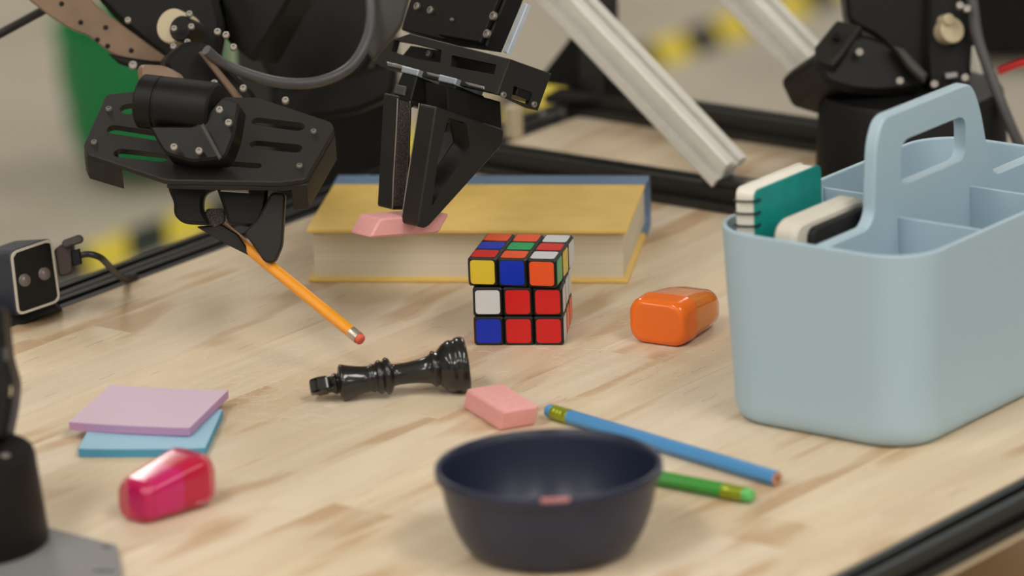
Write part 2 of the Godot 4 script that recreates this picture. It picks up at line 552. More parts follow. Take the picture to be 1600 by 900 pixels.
func table() -> void:
	var yaw := atan2(-TU.z, TU.x)
	var t := thing("workbench", "long butcher-block workbench framed in black aluminium rails", "table", Vector3.ZERO, yaw)
	var woods := []
	for sd in [3, 8, 15]:
		var tex := wood_image(sd)
		for tint in [Color(0.98, 0.975, 0.965), Color(1.0, 0.995, 0.99), Color(0.97, 0.95, 0.92), Color(0.99, 0.975, 0.945)]:
			var m := mat(tint, 0.5)
			m.albedo_texture = tex
			woods.append(m)
	var n0 := -0.2895
	var sw := 0.7158 / 16.0
	for i in 16:
		var u := -1.05 - rng.randf() * 0.3
		while u < 0.485:
			var l := 0.34 + rng.randf() * 0.5
			var a := maxf(u, -1.05)
			var b := minf(u + l, 0.485)
			if b - a > 0.02:
				var s := Shape.new()
				var lift := rng.randf() * 0.00008
				var c := 0.0002
				var z0 := n0 + i * sw
				var z1 := z0 + sw
				var y := TOP - 0.0001 + lift
				var uo := rng.randf()
				var vo := rng.randf()
				var p := func(x: float, yy: float, z: float) -> Vector3: return Vector3(x, yy, z)
				var uv := func(x: float, z: float) -> Vector2: return Vector2(uo + x / 0.9, vo + (z - z0) / 0.12)
				var up := Vector3.UP
				s.quad(p.call(a + c, y, z0 + c), p.call(b - c, y, z0 + c), p.call(b - c, y, z1 - c), p.call(a + c, y, z1 - c), up, up, up, up, [uv.call(a, z0), uv.call(b, z0), uv.call(b, z1), uv.call(a, z1)])
				for e in [[p.call(a + c, y, z0 + c), p.call(b - c, y, z0 + c), p.call(b, y - c, z0), p.call(a, y - c, z0), Vector3(0, 1, -1)], [p.call(a + c, y, z1 - c), p.call(b - c, y, z1 - c), p.call(b, y - c, z1), p.call(a, y - c, z1), Vector3(0, 1, 1)],
					[p.call(a + c, y, z0 + c), p.call(a + c, y, z1 - c), p.call(a, y - c, z1), p.call(a, y - c, z0), Vector3(-1, 1, 0)], [p.call(b - c, y, z0 + c), p.call(b - c, y, z1 - c), p.call(b, y - c, z1), p.call(b, y - c, z0), Vector3(1, 1, 0)]]:
					s.flat(e[0], e[1], e[2], e[3], e[4])
				var yb := TOP - 0.038
				for e in [[a, z0, b, z0, Vector3(0, 0, -1)], [a, z1, b, z1, Vector3(0, 0, 1)], [a, z0, a, z1, Vector3(-1, 0, 0)], [b, z0, b, z1, Vector3(1, 0, 0)]]:
					s.flat(p.call(e[0], y - c, e[1]), p.call(e[2], y - c, e[3]), p.call(e[2], yb, e[3]), p.call(e[0], yb, e[1]), e[4])
				s.flat(p.call(a, yb, z0), p.call(b, yb, z0), p.call(b, yb, z1), p.call(a, yb, z1), Vector3.DOWN)
				piece("stave", s, woods[rng.randi() % woods.size()], t)
			u += l
	# fine pale scratches and lint curls where the wood is worn
	var sc := Shape.new()
	for k in 260:
		var zone: Array = [[450, 640, 110, 40], [960, 590, 110, 50], [400, 600, 120, 60], [800, 560, 300, 60]][k % 4]
		var p := on(zone[0] + rng.randf_range(-1, 1) * zone[2], zone[1] + rng.randf_range(-1, 1) * zone[3], 0.00008)
		var ang := rng.randf() * TAU
		var bend := rng.randf_range(-0.7, 0.7)
		var pts := []
		for i in rng.randi_range(5, 9):
			pts.append(p)
			p += Vector3(cos(ang), 0, sin(ang)) * 0.0022
			ang += bend
		sc.tube(pts, 0.00013, 4, false)
	var lint := part("scratches", sc, mat(Color(0.90, 0.86, 0.79), 0.8), t, "pale scratches worn into the wood")
	lint.set_meta("kind", "stuff")
	# rails round the top and across it, legs and a lower shelf
	var g := 0.0006
	piece("near_rail", rail(Vector3(-1.1, TOP - 0.0105, 0.4263 + g + 0.01), Vector3(0.53, TOP - 0.0105, 0.4263 + g + 0.01), Vector3.UP, 0.02, 0.02), M.rail, t)
	piece("far_side_rail", rail(Vector3(-1.1, TOP - 0.0105, n0 - g - 0.01), Vector3(0.53, TOP - 0.0105, n0 - g - 0.01), Vector3.UP, 0.02, 0.02), M.rail, t)
	piece("far_side_rail", rail(Vector3(-1.1, TOP - 0.0105, n0 - g - 0.0302), Vector3(0.53, TOP - 0.0105, n0 - g - 0.0302), Vector3.UP, 0.02, 0.02), M.rail, t)
	piece("cross_rail", rail(Vector3(0.309, TOP + 0.0102, n0 - 0.01), Vector3(0.309, TOP + 0.0102, 0.436), Vector3.UP, 0.02, 0.02), M.rail, t)
	piece("end_rail", rail(Vector3(0.476, TOP + 0.0102, n0 - 0.01), Vector3(0.476, TOP + 0.0102, 0.436), Vector3.UP, 0.02, 0.02), M.rail, t)
	for u in [-1.0, 0.44]:
		for n in [n0 + 0.03, 0.39]:
			var s := Shape.new()
			s.box(Transform3D(Basis(), Vector3(u, (TOP - 0.042) / 2, n)), Vector3(0.04, TOP - 0.042, 0.04), 0.002)
			piece("leg", s, M.rail, t)
	var plank := mat(Color(0.93, 0.86, 0.74), 0.6)
	plank.albedo_texture = wood_image(31)
	for k in 5:
		var s := Shape.new()
		var z := n0 + 0.08 + k * 0.113
		s.box(Transform3D(Basis(), Vector3(-0.27, 0.56, z + 0.056)), Vector3(1.4, 0.018, 0.112), 0.001)
		piece("shelf_plank", s, plank, t)

func frame_braces() -> void:
	var data := [["bright aluminium strut sloping down to the rail behind the book", [1150, 280], [898, -15], 0.02], ["bright aluminium strut partly hidden behind the arm base by the caddy", [1290, 165], [1128, -20], 0.02]]
	for k in 2:
		var foot: Vector3
		if k == 0:
			foot = on(data[k][1][0], data[k][1][1], 0.0245)
		else:
			foot = on(1352, 190, 0.0245)
		var d := (TN * -0.129 + Vector3.UP * 0.102).normalized()
		var top := foot + d * (0.24 if k == 0 else 0.3)
		var t := thing("aluminium_strut", data[k][0], "strut", foot, 0, "diagonal struts of the table frame")
		var x := TU * -1.0
		var s := Shape.new()
		s.prism(Transform3D(Basis(x, d.cross(x).normalized(), d), foot), rail_profile(0.0235, 0.0235), 0.007, foot.distance_to(top), 0.0)
		part("profile", s, M.alu, t)
		var b := Shape.new()
		b.box(frame(foot + Vector3(0, -0.002, 0), TN, Vector3.UP), Vector3(0.045, 0.004, 0.018), 0.001)
		part("foot_plate", b, M.rail, t)
		screw(foot + TN * 0.014 + TU * -0.004, Vector3.UP, 0.004, t)
	# corner post behind the grippers, where the far rails meet
	var c := tv(0.476, 0.0207, -0.2745)
	var t := thing("corner_post", "black frame post with triangular gussets and bright screws at the far table corner", "post", c)
	var s := Shape.new()
	s.box(frame(c + Vector3(0, 0.14, 0), TU, Vector3.UP), Vector3(0.022, 0.28, 0.022), 0.001)
	part("post", s, M.rail, t)
	for e in [[TN * -1.0, 0.042], [TN, 0.03]]:
		var g := Shape.new()
		var o: Vector3 = c + e[0] * 0.0112
		g.prism(frame(o, e[0], Vector3.UP), PackedVector2Array([Vector2(0, 0.0), Vector2(e[1], 0.0), Vector2(0, e[1] * 1.15)]), -0.008, 0.008, 0.0008)
		part("gusset", g, M.black, t)
	for p in [[818, 186], [847, 183], [878, 178]]:
		screw(on_plane(p[0], p[1], tv(0.4655, 0.0, 0.0), -TU), -TU, 0.0042, get_node("workbench"))
	slab("base_block", [[850, 150], [872, 138], [975, 143], [984, 158], [852, 160]], (c - eye).dot(aw) - 0.012, 0.03, M.black, t, 0.002)
	var bp := on(803, 216)
	var pb := thing("plastic_block", "small cream plastic block on the far left corner of the table beside the middle gripper", "block", bp)
	var pbs := Shape.new()
	pbs.box(frame(bp + Vector3(0, 0.0125, 0), TU, Vector3.UP), Vector3(0.012, 0.0248, 0.01), 0.0015)
	part("block_body", pbs, M.cream, pb)

# ---------------------------------------------------------------- things on the table
func book() -> void:
	var dx := Vector3(0.9903, 0, 0.139)
	var dz := Vector3(-0.139, 0, 0.9903)
	var o := Vector3(-0.0193, TOP, -0.187)
	var t := thing("book", "thick yellow hardcover book with a blue spine lying under the gripped eraser", "book", o, atan2(-dx.z, dx.x))
	var yel := textured(Color(1, 1, 1), 0.6, noise_tex(0.03, [Color(0.88, 0.745, 0.40), Color(0.92, 0.79, 0.45)], 256, 4, 31), 4.0)
	var blue := textured(Color(1, 1, 1), 0.6, noise_tex(0.06, [Color(0.38, 0.48, 0.60), Color(0.44, 0.54, 0.66)], 256, 4, 32), 12.0)
	var img := Image.create(64, 512, false, Image.FORMAT_RGB8)
	var fn := FastNoiseLite.new()
	fn.seed = 5
	fn.frequency = 0.5
	for y in 512:
		for x in 64:
			var k := 0.5 + 0.5 * fn.get_noise_2d(x * 0.02, y) + 0.25 * fn.get_noise_2d(3.0, y * 0.08)
			img.set_pixel(x, y, Color(0.76, 0.72, 0.63).lerp(Color(0.89, 0.85, 0.76), clampf(k, 0, 1)))
	var paper := mat(Color(1, 1, 1), 0.85)
	paper.albedo_texture = ImageTexture.create_from_image(img)
	paper.uv1_triplanar = true
	paper.uv1_scale = Vector3(2, 28, 2)
	var w := 0.212
	var d := 0.141
	var h := 0.0365
	var back := 0.028           # width of the blue cloth at the spine
	for k in 2:
		var y := 0.0014 if k == 0 else h - 0.0014
		var s := Shape.new()
		s.box(frame(Vector3(0, y, back / 2), Vector3.RIGHT, Vector3.UP), Vector3(w, 0.0028, d - back), 0.0006)
		piece("cover", s, yel, t, "yellow cover board")
	# pages: curved fore edge towards the viewer
	var pg := Shape.new()
	var prof := PackedVector2Array()
	prof.append_array([Vector2(-d / 2 + 0.004, 0.0028), Vector2(d / 2 - 0.005, 0.0028)])
	for k in range(1, 8):
		prof.append(Vector2(d / 2 - 0.005 - 0.0022 * sin(PI * k / 8), 0.0028 + (h - 0.0056) * k / 8))
	prof.append_array([Vector2(d / 2 - 0.005, h - 0.0028), Vector2(-d / 2 + 0.004, h - 0.0028)])
	pg.prism(Transform3D(Basis(Vector3(0, 0, 1), Vector3(0, 1, 0), Vector3(-1, 0, 0)), Vector3.ZERO), ccw(prof), -w / 2 + 0.0035, w / 2 - 0.0035, 0.0)
	piece("pages", pg, paper, t, "cream page block")
	# spine: a cloth shell wrapping both covers at the back
	var sp := PackedVector2Array([Vector2(-d / 2 + back, 0), Vector2(-d / 2 + 0.006, 0)])
	for k in range(1, 12):
		var a := PI * k / 12
		sp.append(Vector2(-d / 2 + 0.004 - 0.006 * sin(a), h / 2 - h / 2 * cos(a)))
	sp.append_array([Vector2(-d / 2 + 0.006, h), Vector2(-d / 2 + back, h), Vector2(-d / 2 + back, h - 0.0029), Vector2(-d / 2 + 0.008, h - 0.0029)])
	for k in range(11, 0, -1):
		var a := PI * k / 12
		sp.append(Vector2(-d / 2 + 0.0065 - 0.006 * sin(a), h / 2 - (h / 2 - 0.0029) * cos(a)))
	sp.append_array([Vector2(-d / 2 + 0.008, 0.0029), Vector2(-d / 2 + back, 0.0029)])
	var ss := Shape.new()
	ss.prism(Transform3D(Basis(Vector3(0, 0, 1), Vector3(0, 1, 0), Vector3(-1, 0, 0)), Vector3.ZERO), ccw(sp), -w / 2 - 0.0004, w / 2 + 0.0004, 0.0)
	piece("spine", ss, blue, t, "blue cloth spine")

func caddy() -> void:
	var yaw := atan2(-TU.z, TU.x)
	var cu := 0.041
	var cn := 0.283
	var o := tv(cu, 0, cn)
	var t := thing("storage_caddy", "pale blue plastic caddy with a carry handle and divided compartments", "caddy", o, yaw)
	var pl := mat(Color(0.66, 0.757, 0.815), 0.42)
	# shell: outside up, rim, inside down; rounded rectangles
	var rings := []
	var ring := func(l: float, w: float, r: float, y: float) -> PackedVector3Array:
		var out := PackedVector3Array()
		for p in rounded(l, w, r, 10):
			out.append(Vector3(p.x, y, p.y))
		return out
	var H := 0.12
	var L := 0.258
	var W := 0.149
	for k in [[0.228, 0.119, 0.022, 0.0], [0.238, 0.129, 0.026, 0.0006], [0.244, 0.135, 0.029, 0.0028], [0.2475, 0.1385, 0.030, 0.007], [0.249, 0.140, 0.031, 0.013], [0.2535, 0.1445, 0.032, 0.065], [L, W, 0.033, H - 0.0015], [L, W, 0.033, H - 0.0006], [L - 0.0008, W - 0.0008, 0.0328, H],
		[L - 0.0046, W - 0.0046, 0.031, H], [L - 0.0054, W - 0.0054, 0.0306, H - 0.0006], [L - 0.0056, W - 0.0056, 0.0305, H - 0.0015], [0.2485, 0.1395, 0.0295, 0.065], [0.2445, 0.1355, 0.028, 0.013], [0.236, 0.127, 0.024, 0.005]]:
		rings.append(ring.call(k[0], k[1], k[2], k[3]))
	var s := Shape.new()
	s.loft(rings, true)
	piece("tub", s, pl, t)
	# middle wall with the handle
	var hp := PackedVector2Array()
	for p in [[-0.1175, 0.004], [0.1175, 0.004], [0.1245, 0.1155], [0.0745, 0.1155], [0.068, 0.130], [0.060, 0.160], [0.050, 0.1795], [-0.050, 0.1795], [-0.058, 0.165], [-0.0605, 0.14], [-0.0615, 0.1225], [-0.068, 0.1155], [-0.1245, 0.1155]]:
		hp.append(Vector2(p[0], p[1]))
	var soft := PackedVector2Array()
	for i in hp.size():
		var r := 0.0005
		if i in [6, 7]:
			r = 0.02
		elif i in [3, 4, 5, 8, 9, 10, 11]:
			r = 0.012
		var e0 := hp[i - 1] - hp[i]
		var e1 := hp[(i + 1) % hp.size()] - hp[i]
		var k := minf(r, minf(e0.length(), e1.length()) * 0.48)
		for q in 7:
			var f := q / 6.0
			var a := hp[i] + e0.normalized() * k
			var b := hp[i] + e1.normalized() * k
			soft.append(a.lerp(hp[i], f).lerp(hp[i].lerp(b, f), f))
	var hole := fillet(ccw(PackedVector2Array([Vector2(-0.0315, 0.1325), Vector2(0.0415, 0.1325), Vector2(0.0418, 0.1605), Vector2(-0.0305, 0.1605)])), 0.009, 6)
	var hs := Shape.new()
	hs.prism(Transform3D(Basis(), Vector3.ZERO), ccw(soft), -0.0042, 0.0042, 0.0012, [hole])
	piece("handle_wall", hs, pl, t, "upright middle wall with the carry handle")
	for e in [[-0.034, 0.0042, 0.072], [0.047, 0.0042, 0.072], [0.0, -0.072, -0.0042]]:
		var d := Shape.new()
		var a: float = e[1]
		var b: float = e[2]
		var lo := 0.0065 if b > 0 else 0.0
		d.prism(Transform3D(Basis(Vector3(0, 0, 1), Vector3(0, 1, 0), Vector3(-1, 0, 0)), Vector3(e[0], 0, 0)), ccw(PackedVector2Array([Vector2(a + (0.0 if b > 0 else 0.0065), 0.005), Vector2(b - lo, 0.005), Vector2(b - (0.0005 if b > 0 else 0.0), 0.1145), Vector2(a + (0.0 if b > 0 else 0.0005), 0.1145)])), -0.001, 0.001, 0.0003)
		piece("divider", d, pl, t)
	# notepad and eraser inside the front left compartment
	var teal := textured(Color(1, 1, 1), 0.5, noise_tex(0.03, [Color(0.0, 0.53, 0.51), Color(0.02, 0.58, 0.555)], 256, 4, 41), 10.0)
	var paper := mat(Color(0.91, 0.9, 0.86), 0.8)
	var wire := mat(Color(0.06, 0.06, 0.065), 0.35, 0.4)
	var nb := thing("notebook", "small teal wire-bound notepad standing in the caddy's front compartment", "notebook", tv(-0.038, 0.0065, 0.2315), yaw)
	var nw := 0.071
	var nh := 0.1365
	var pg := Shape.new()
	pg.prism(Transform3D(Basis(), Vector3.ZERO), fillet(ccw(PackedVector2Array([Vector2(-nw / 2, 0), Vector2(nw / 2 - 0.001, 0), Vector2(nw / 2 - 0.001, nh - 0.001), Vector2(-nw / 2, nh - 0.001)])), 0.004), -0.0055, 0.0055, 0.0003)
	piece("pages", pg, paper, nb, "cream paper pages")
	for z in [-0.0062, 0.0062]:
		var c := Shape.new()
		c.prism(Transform3D(Basis(), Vector3(0, 0, z)), fillet(ccw(PackedVector2Array([Vector2(-nw / 2, 0), Vector2(nw / 2, 0), Vector2(nw / 2, nh), Vector2(-nw / 2, nh)])), 0.005), -0.0006, 0.0006, 0.0002)
		piece("cover", c, teal if z > 0 else paper, nb, "teal front cover" if z > 0 else "cream back cover")
	for k in 12:
		var y := 0.046 + k * 0.0076
		var r := Shape.new()
		var pts := []
		for q in 17:
			var a := TAU * q / 16
			pts.append(Vector3(-nw / 2 + 0.0018 - 0.0042 * cos(a), y + 0.0009 * sin(a), 0.0088 * sin(a)))
		r.tube(pts, 0.0007, 6, false)
		piece("wire_loop", r, wire, nb)
	var er := thing("board_eraser", "cream block eraser with a black felt face standing in the caddy by the notepad", "eraser", tv(-0.0325, 0.0065, 0.2595), yaw)
	var cr := mat(Color(0.84, 0.82, 0.77), 0.6)
	var bs := Shape.new()
	bs.prism(Transform3D(Basis(), Vector3.ZERO), fillet(ccw(PackedVector2Array([Vector2(-0.042, 0), Vector2(0.037, 0), Vector2(0.037, 0.1195), Vector2(-0.042, 0.1195)])), 0.012, 6), -0.009, 0.007, 0.0025)
	piece("block", bs, cr, er)
	var fs := Shape.new()
	fs.prism(Transform3D(Basis(), Vector3.ZERO), fillet(ccw(PackedVector2Array([Vector2(-0.029, 0.004), Vector2(0.034, 0.004), Vector2(0.034, 0.1145), Vector2(-0.029, 0.1145)])), 0.007, 5), 0.0065, 0.0118, 0.001)
	piece("felt", fs, mat(Color(0.09, 0.09, 0.095), 0.8), er, "black felt face")

func bowl() -> void:
	var c := Vector3(0.0169, TOP, 0.4207)
	var t := thing("bowl", "dark navy plastic bowl at the front edge of the picture", "bowl", c)
	var navy := mat(Color(0.125, 0.148, 0.235), 0.34)
	var s := Shape.new()
	var pr := []
	for p in [[0, 0.0012], [36, 0.0012], [36.4, 0.0], [40, 0.0], [43, 0.6], [46, 2.4], [49.5, 6.5], [53, 13], [56.4, 22], [58.8, 31], [60.2, 39], [60.9, 43.2], [62.9, 43.8], [63.5, 44.6], [63.6, 46.5], [63.5, 49], [63.0, 49.8], [62.2, 50.1], [61.2, 49.9], [60.4, 49.0], [59.6, 44], [58.4, 37], [56.4, 28], [53, 18], [49.5, 10.5], [45, 5.2], [40, 3.2], [30, 2.6], [0, 2.5]]:
		pr.append(Vector2(p[0], p[1]) * 0.001)
	s.lathe(Transform3D(), pr, 96, 0.6)
	piece("bowl_body", s, navy, t)
	var m := Shape.new()
	var a0 := 1.53  # small pink patch along the near lip
	for k in 8:
		for q in [[63.72, 48.0, 63.2, 49.9], [63.2, 49.9, 61.8, 50.3]]:
			var t0 := a0 - 0.125 + 0.25 * k / 8
			var t1 := a0 - 0.125 + 0.25 * (k + 1) / 8
			var f := func(r: float, y: float, th: float) -> Vector3: return Vector3(cos(th) * r, y, sin(th) * r) * Vector3(0.001, 0.001, 0.001)
			m.flat(f.call(q[0], q[1], t0), f.call(q[0], q[1], t1), f.call(q[2], q[3], t1), f.call(q[2], q[3], t0), Vector3(0, 0.5, 1))
	piece("rim_patch", m, mat(Color(0.72, 0.47, 0.48), 0.6), t, "small pink patch on the near rim")

func puzzle_cube() -> void:
	var yaw := -0.115
	var top_turn := -0.1017
	var t := thing("puzzle_cube", "scrambled colour puzzle cube with black edges, its top layer slightly turned", "puzzle", Vector3(0.0065, TOP, 0.0), yaw)
	var col := {"W": Color(0.80, 0.81, 0.82), "R": Color(0.80, 0.09, 0.10), "B": Color(0.0, 0.17, 0.70), "O": Color(0.90, 0.33, 0.14), "G": Color(0.10, 0.62, 0.36), "Y": Color(0.84, 0.73, 0.20)}
	var sm := {}
	for k in col:
		sm[k] = mat(col[k], 0.3)
	var blk := mat(Color(0.07, 0.07, 0.07), 0.35)
	var body := Shape.new()
	body.box(Transform3D(), Vector3.ONE * 0.0187, 0.0011)
	var bm := body.mesh()
	bm.surface_set_material(0, blk)
	var st := Shape.new()
	st.prism(Transform3D(), rounded(0.0156, 0.0156, 0.002, 4), 0, 0.0003, 0.0001)
	var stm := st.mesh()
	var face := {"front": ["YBO", "WRR", "BRR"], "top": ["OOW", "BGR", "ROW"], "right": ["GYW", "WWW", "WOO"], "left": ["RGB", "YOW", "GBO"], "back": ["GWB", "OYR", "BGY"], "bottom": ["WYG", "OYB", "RGY"]}
	for y in range(-1, 2):
		var layer := Basis(Vector3.UP, top_turn if y == 1 else 0.0)
		for x in range(-1, 2):
			for z in range(-1, 2):
				if x == 0 and y == 0 and z == 0:
					continue
				var c := MeshInstance3D.new()
				c.name = "cubie"
				c.mesh = bm
				t.add_child(c, true)
				c.transform = Transform3D(layer, layer * Vector3(x, 0, z) * 0.019 + Vector3(0, 0.0285 + y * 0.019, 0))
				var put := func(k: String, b: Basis, o: Vector3) -> void:
					var q := MeshInstance3D.new()
					q.name = "sticker"
					q.mesh = stm
					q.material_override = sm[k]
					c.add_child(q, true)
					q.transform = Transform3D(b, o)
				var e := 0.00935
				if z == 1:
					put.call(face.front[1 - y][x + 1], Basis(), Vector3(0, 0, e))
				if z == -1:
					put.call(face.back[1 - y][1 - x], Basis(Vector3.UP, PI), Vector3(0, 0, -e))
				if x == 1:
					put.call(face.right[1 - y][1 - z], Basis(Vector3.UP, PI / 2), Vector3(e, 0, 0))
				if x == -1:
					put.call(face.left[1 - y][z + 1], Basis(Vector3.UP, -PI / 2), Vector3(-e, 0, 0))
				if y == 1:
					put.call(face.top[z + 1][x + 1], Basis(Vector3.RIGHT, -PI / 2), Vector3(0, e, 0))
				if y == -1:
					put.call(face.bottom[1 - z][x + 1], Basis(Vector3.RIGHT, PI / 2), Vector3(0, -e, 0))

func chess_king() -> void:
	var a := on(723, 611)      # under the base rim
	var b := on(556, 623)      # under the crown
	var d := (b - a).normalized()
	var o := a
	var t := thing("chess_king", "glossy black chess king lying on its side before the puzzle cube", "chess piece", o, 0)
	var m := mat(Color(0.025, 0.025, 0.025), 0.1)
	m.clearcoat_enabled = true
	m.clearcoat = 0.5
	var rb := 0.0172
	var rc := 0.0112
	var reach := 0.0735
	var tilt := asin((rb - rc) / reach)
	var along := d * cos(tilt) + Vector3.DOWN * sin(tilt)
	var base := a + Vector3.UP * rb * cos(tilt) - d * 0.0035 + d * rb * sin(tilt) * 0.0
	var xf := frame(base, along.cross(Vector3.UP), along)
	xf.basis = Basis(along.cross(Vector3.UP).normalized(), along, along.cross(Vector3.UP).normalized().cross(along).normalized())
	var s := Shape.new()
	var prof := []
	for p in [[0, 0], [14, 0], [16.2, 0.3], [17.2, 1.6], [17.4, 4], [16.9, 6.2], [16.0, 7.2], [15.9, 8.4], [16.2, 9.4], [15.8, 11.5], [14.0, 14.6], [11.6, 17.0], [10.2, 18.2], [10.6, 19.2], [11.2, 20.3], [10.9, 21.6], [9.6, 22.3], [8.7, 23.4], [7.9, 27], [7.1, 32], [6.6, 38], [6.5, 43], [6.9, 46], [8.2, 46.8], [10.4, 47.6], [11.5, 49.2], [11.2, 50.8], [9.6, 51.6], [9.3, 52.2], [10.3, 53.4], [10.5, 54.6], [9.6, 56], [8.4, 56.8], [8.6, 57.8], [8.8, 58.8], [8.2, 59.8], [7.8, 60.6], [8.2, 64], [9.1, 69], [10.4, 74], [11.2, 76.6], [11.3, 77.8], [10.8, 78.6], [9.6, 79.2], [6.4, 79.7], [5.9, 80.6], [6.7, 81.8], [5.9, 83.0], [5.2, 84.0], [4.6, 85.2], [0, 85.2]]:
		prof.append(Vector2(p[0], p[1]) * 0.001)
	s.lathe(xf, prof, 64, 0.55)
	part("body", s, m, t)
	var cs := Shape.new()
	var cp := PackedVector2Array()
	for p in [[-4.4, 83.6], [-3.6, 86], [-3.8, 87.0], [-7.2, 85.8], [-7.6, 93.4], [-3.9, 92.4], [-4.6, 97.6], [4.6, 97.6], [3.9, 92.4], [7.6, 93.4], [7.2, 85.8], [3.8, 87.0], [3.6, 86], [4.4, 83.6]]:
		cp.append(Vector2(p[0], p[1]) * 0.001)
	var cx := xf
	cx.basis = xf.basis * Basis(Vector3.UP, 0.55)
	cs.prism(cx, fillet(ccw(cp), 0.0012, 3), -0.0044, 0.0044, 0.0012)
	part("cross", cs, m, t)

func pad(called: String, label: String, c: Vector3, yaw: float, col: Color, side: Color) -> void:
	var t := thing(called, label, "sticky notes", c, yaw, "stacked sticky note pads")
	var s := Shape.new()
	var w := 0.038
	var n := 12
	var h := 0.005
	# a gently curled pad: one end lifts a little
	var top := func(x: float) -> float: return 0.0006 * pow(absf(x) / w, 3.0)
	for i in n:
		var x0 := -w + 2 * w * i / n
		var x1 := -w + 2 * w * (i + 1) / n
		var a: float = top.call(x0)
		var b: float = top.call(x1)
		s.flat(Vector3(x0, h + a, -w), Vector3(x1, h + b, -w), Vector3(x1, h + b, w), Vector3(x0, h + a, w), Vector3.UP)
	piece("top_note", s, mat(col, 0.75), t)
	var e := Shape.new()
	for i in n:
		var x0 := -w + 2 * w * i / n
		var x1 := -w + 2 * w * (i + 1) / n
		var a: float = top.call(x0)
		var b: float = top.call(x1)
		for z in [-w, w]:
			e.flat(Vector3(x0, a, z), Vector3(x1, b, z), Vector3(x1, h + b - 0.00005, z), Vector3(x0, h + a - 0.00005, z), Vector3(0, 0, z))
		e.flat(Vector3(x0, a, -w), Vector3(x1, b, -w), Vector3(x1, b, w), Vector3(x0, a, w), Vector3.DOWN)
	for x in [-w, w]:
		var a: float = top.call(x)
		e.flat(Vector3(x, a, -w), Vector3(x, h + a, -w), Vector3(x, h + a, w), Vector3(x, a, w), Vector3(x, 0, 0))
	piece("note_edges", e, textured(Color(1, 1, 1), 0.8, noise_tex(0.4, [side, side.lightened(0.12)], 128, 2, 51), 90.0), t)
func sticky_pads() -> void:
	pad("sticky_pad", "light blue sticky note pad lying under the lilac one", Vector3(-0.21914, TOP, 0.19238), -0.0949, Color(0.61, 0.77, 0.86), Color(0.26, 0.56, 0.69))
	pad("sticky_pad", "lilac sticky note pad on top of the blue one", Vector3(-0.22158, TOP + 0.0056, 0.1644), -0.2654, Color(0.83, 0.745, 0.82), Color(0.70, 0.53, 0.69))

func pencil(label: String, a: Vector3, b: Vector3, body: Color, ferrule: Material, rubber: Color, end: String, cap := 1.0, girth := 1.18) -> Node3D:   # a: the rubber's end
	var t := thing("pencil", label, "pencil", a, 0, "pencils on and above the table")
	var d := (b - a).normalized()
	var l := a.distance_to(b)
	var x := d.cross(Vector3.UP).normalized()
	var xf := Transform3D(Basis(x, d, x.cross(d)), a)
	var pz := Transform3D(xf.basis * Basis(Vector3.RIGHT, -PI / 2), a)      # local z along the pencil
	var cf := xf.scaled_local(Vector3(girth, cap, girth))
	var hexagon := PackedVector2Array()
	for k in 6:
		hexagon.append(Vector2(cos(PI / 3 * k), sin(PI / 3 * k)) * 0.0040 * girth)
	var s := Shape.new()
	var hx := fillet(hexagon, 0.0009, 3)
	s.prism(pz, hx, 0.019 * cap, l, 0.0002)
	part("barrel", s, mat(body, 0.35), t)
	var f := Shape.new()
	f.lathe(cf, [Vector2(0.0037, 0.0055), Vector2(0.0038, 0.006), Vector2(0.0038, 0.0085), Vector2(0.0035, 0.009), Vector2(0.0035, 0.0095), Vector2(0.0038, 0.010), Vector2(0.0038, 0.0115), Vector2(0.0035, 0.012), Vector2(0.0038, 0.0126), Vector2(0.0038, 0.0145), Vector2(0.0035, 0.015), Vector2(0.0038, 0.0156), Vector2(0.0039, 0.0195), Vector2(0.0037, 0.0198)], 28, 0.9)
	part("ferrule", f, ferrule, t, "crimped metal band")
	var r := Shape.new()
	r.lathe(cf, [Vector2(0, 0), Vector2(0.0023, 0.0), Vector2(0.0031, 0.0005), Vector2(0.0034, 0.0016), Vector2(0.0034, 0.0065)], 28, 0.5)
	part("rubber", r, mat(rubber, 0.8), t)
	if end:
		var w := Shape.new()
		w.prism(pz, Shape.inset(hx, 0.00018), l, l + 0.0002)
		part("wood_end", w, mat(Color(0.72, 0.52, 0.40), 0.8), t, "bare wooden end")
		var c := Shape.new()
		c.lathe(Transform3D(xf.basis, xf * Vector3(0, l + 0.0002, 0)), [Vector2(0.0011, 0), Vector2(0.0011, 0.0002), Vector2(0, 0.0002)], 16)
		part("lead", c, mat(Color(0.25, 0.2, 0.2), 0.6), t)
	return t
func pencils() -> void:
	var lime := mat(Color(0.62, 0.68, 0.20), 0.32, 0.6)
	var silver := mat(Color(0.78, 0.75, 0.70), 0.3, 0.8)
	var h := 0.0047
	var a := on(856, 641, h)
	var b := on(1214, 748, h)
	pencil("blue unsharpened pencil lying behind the bowl", a, b, Color(0.30, 0.56, 0.78), lime, Color(0.32, 0.60, 0.80), "wood")
	var ga := on(1176, 775, h)
	var gb := on(1035, 748, h)
	pencil("green pencil lying partly hidden behind the bowl", ga, ga + (gb - ga).normalized() * 0.098, Color(0.22, 0.58, 0.20), lime, Color(0.40, 0.75, 0.42), "wood")
	pencil("yellow orange pencil held slanting by the left gripper", at(565, 532, 3.25), at(345, 353, 3.325), Color(0.93, 0.61, 0.13), silver, Color(0.85, 0.38, 0.30), "", 0.5, 1.0)

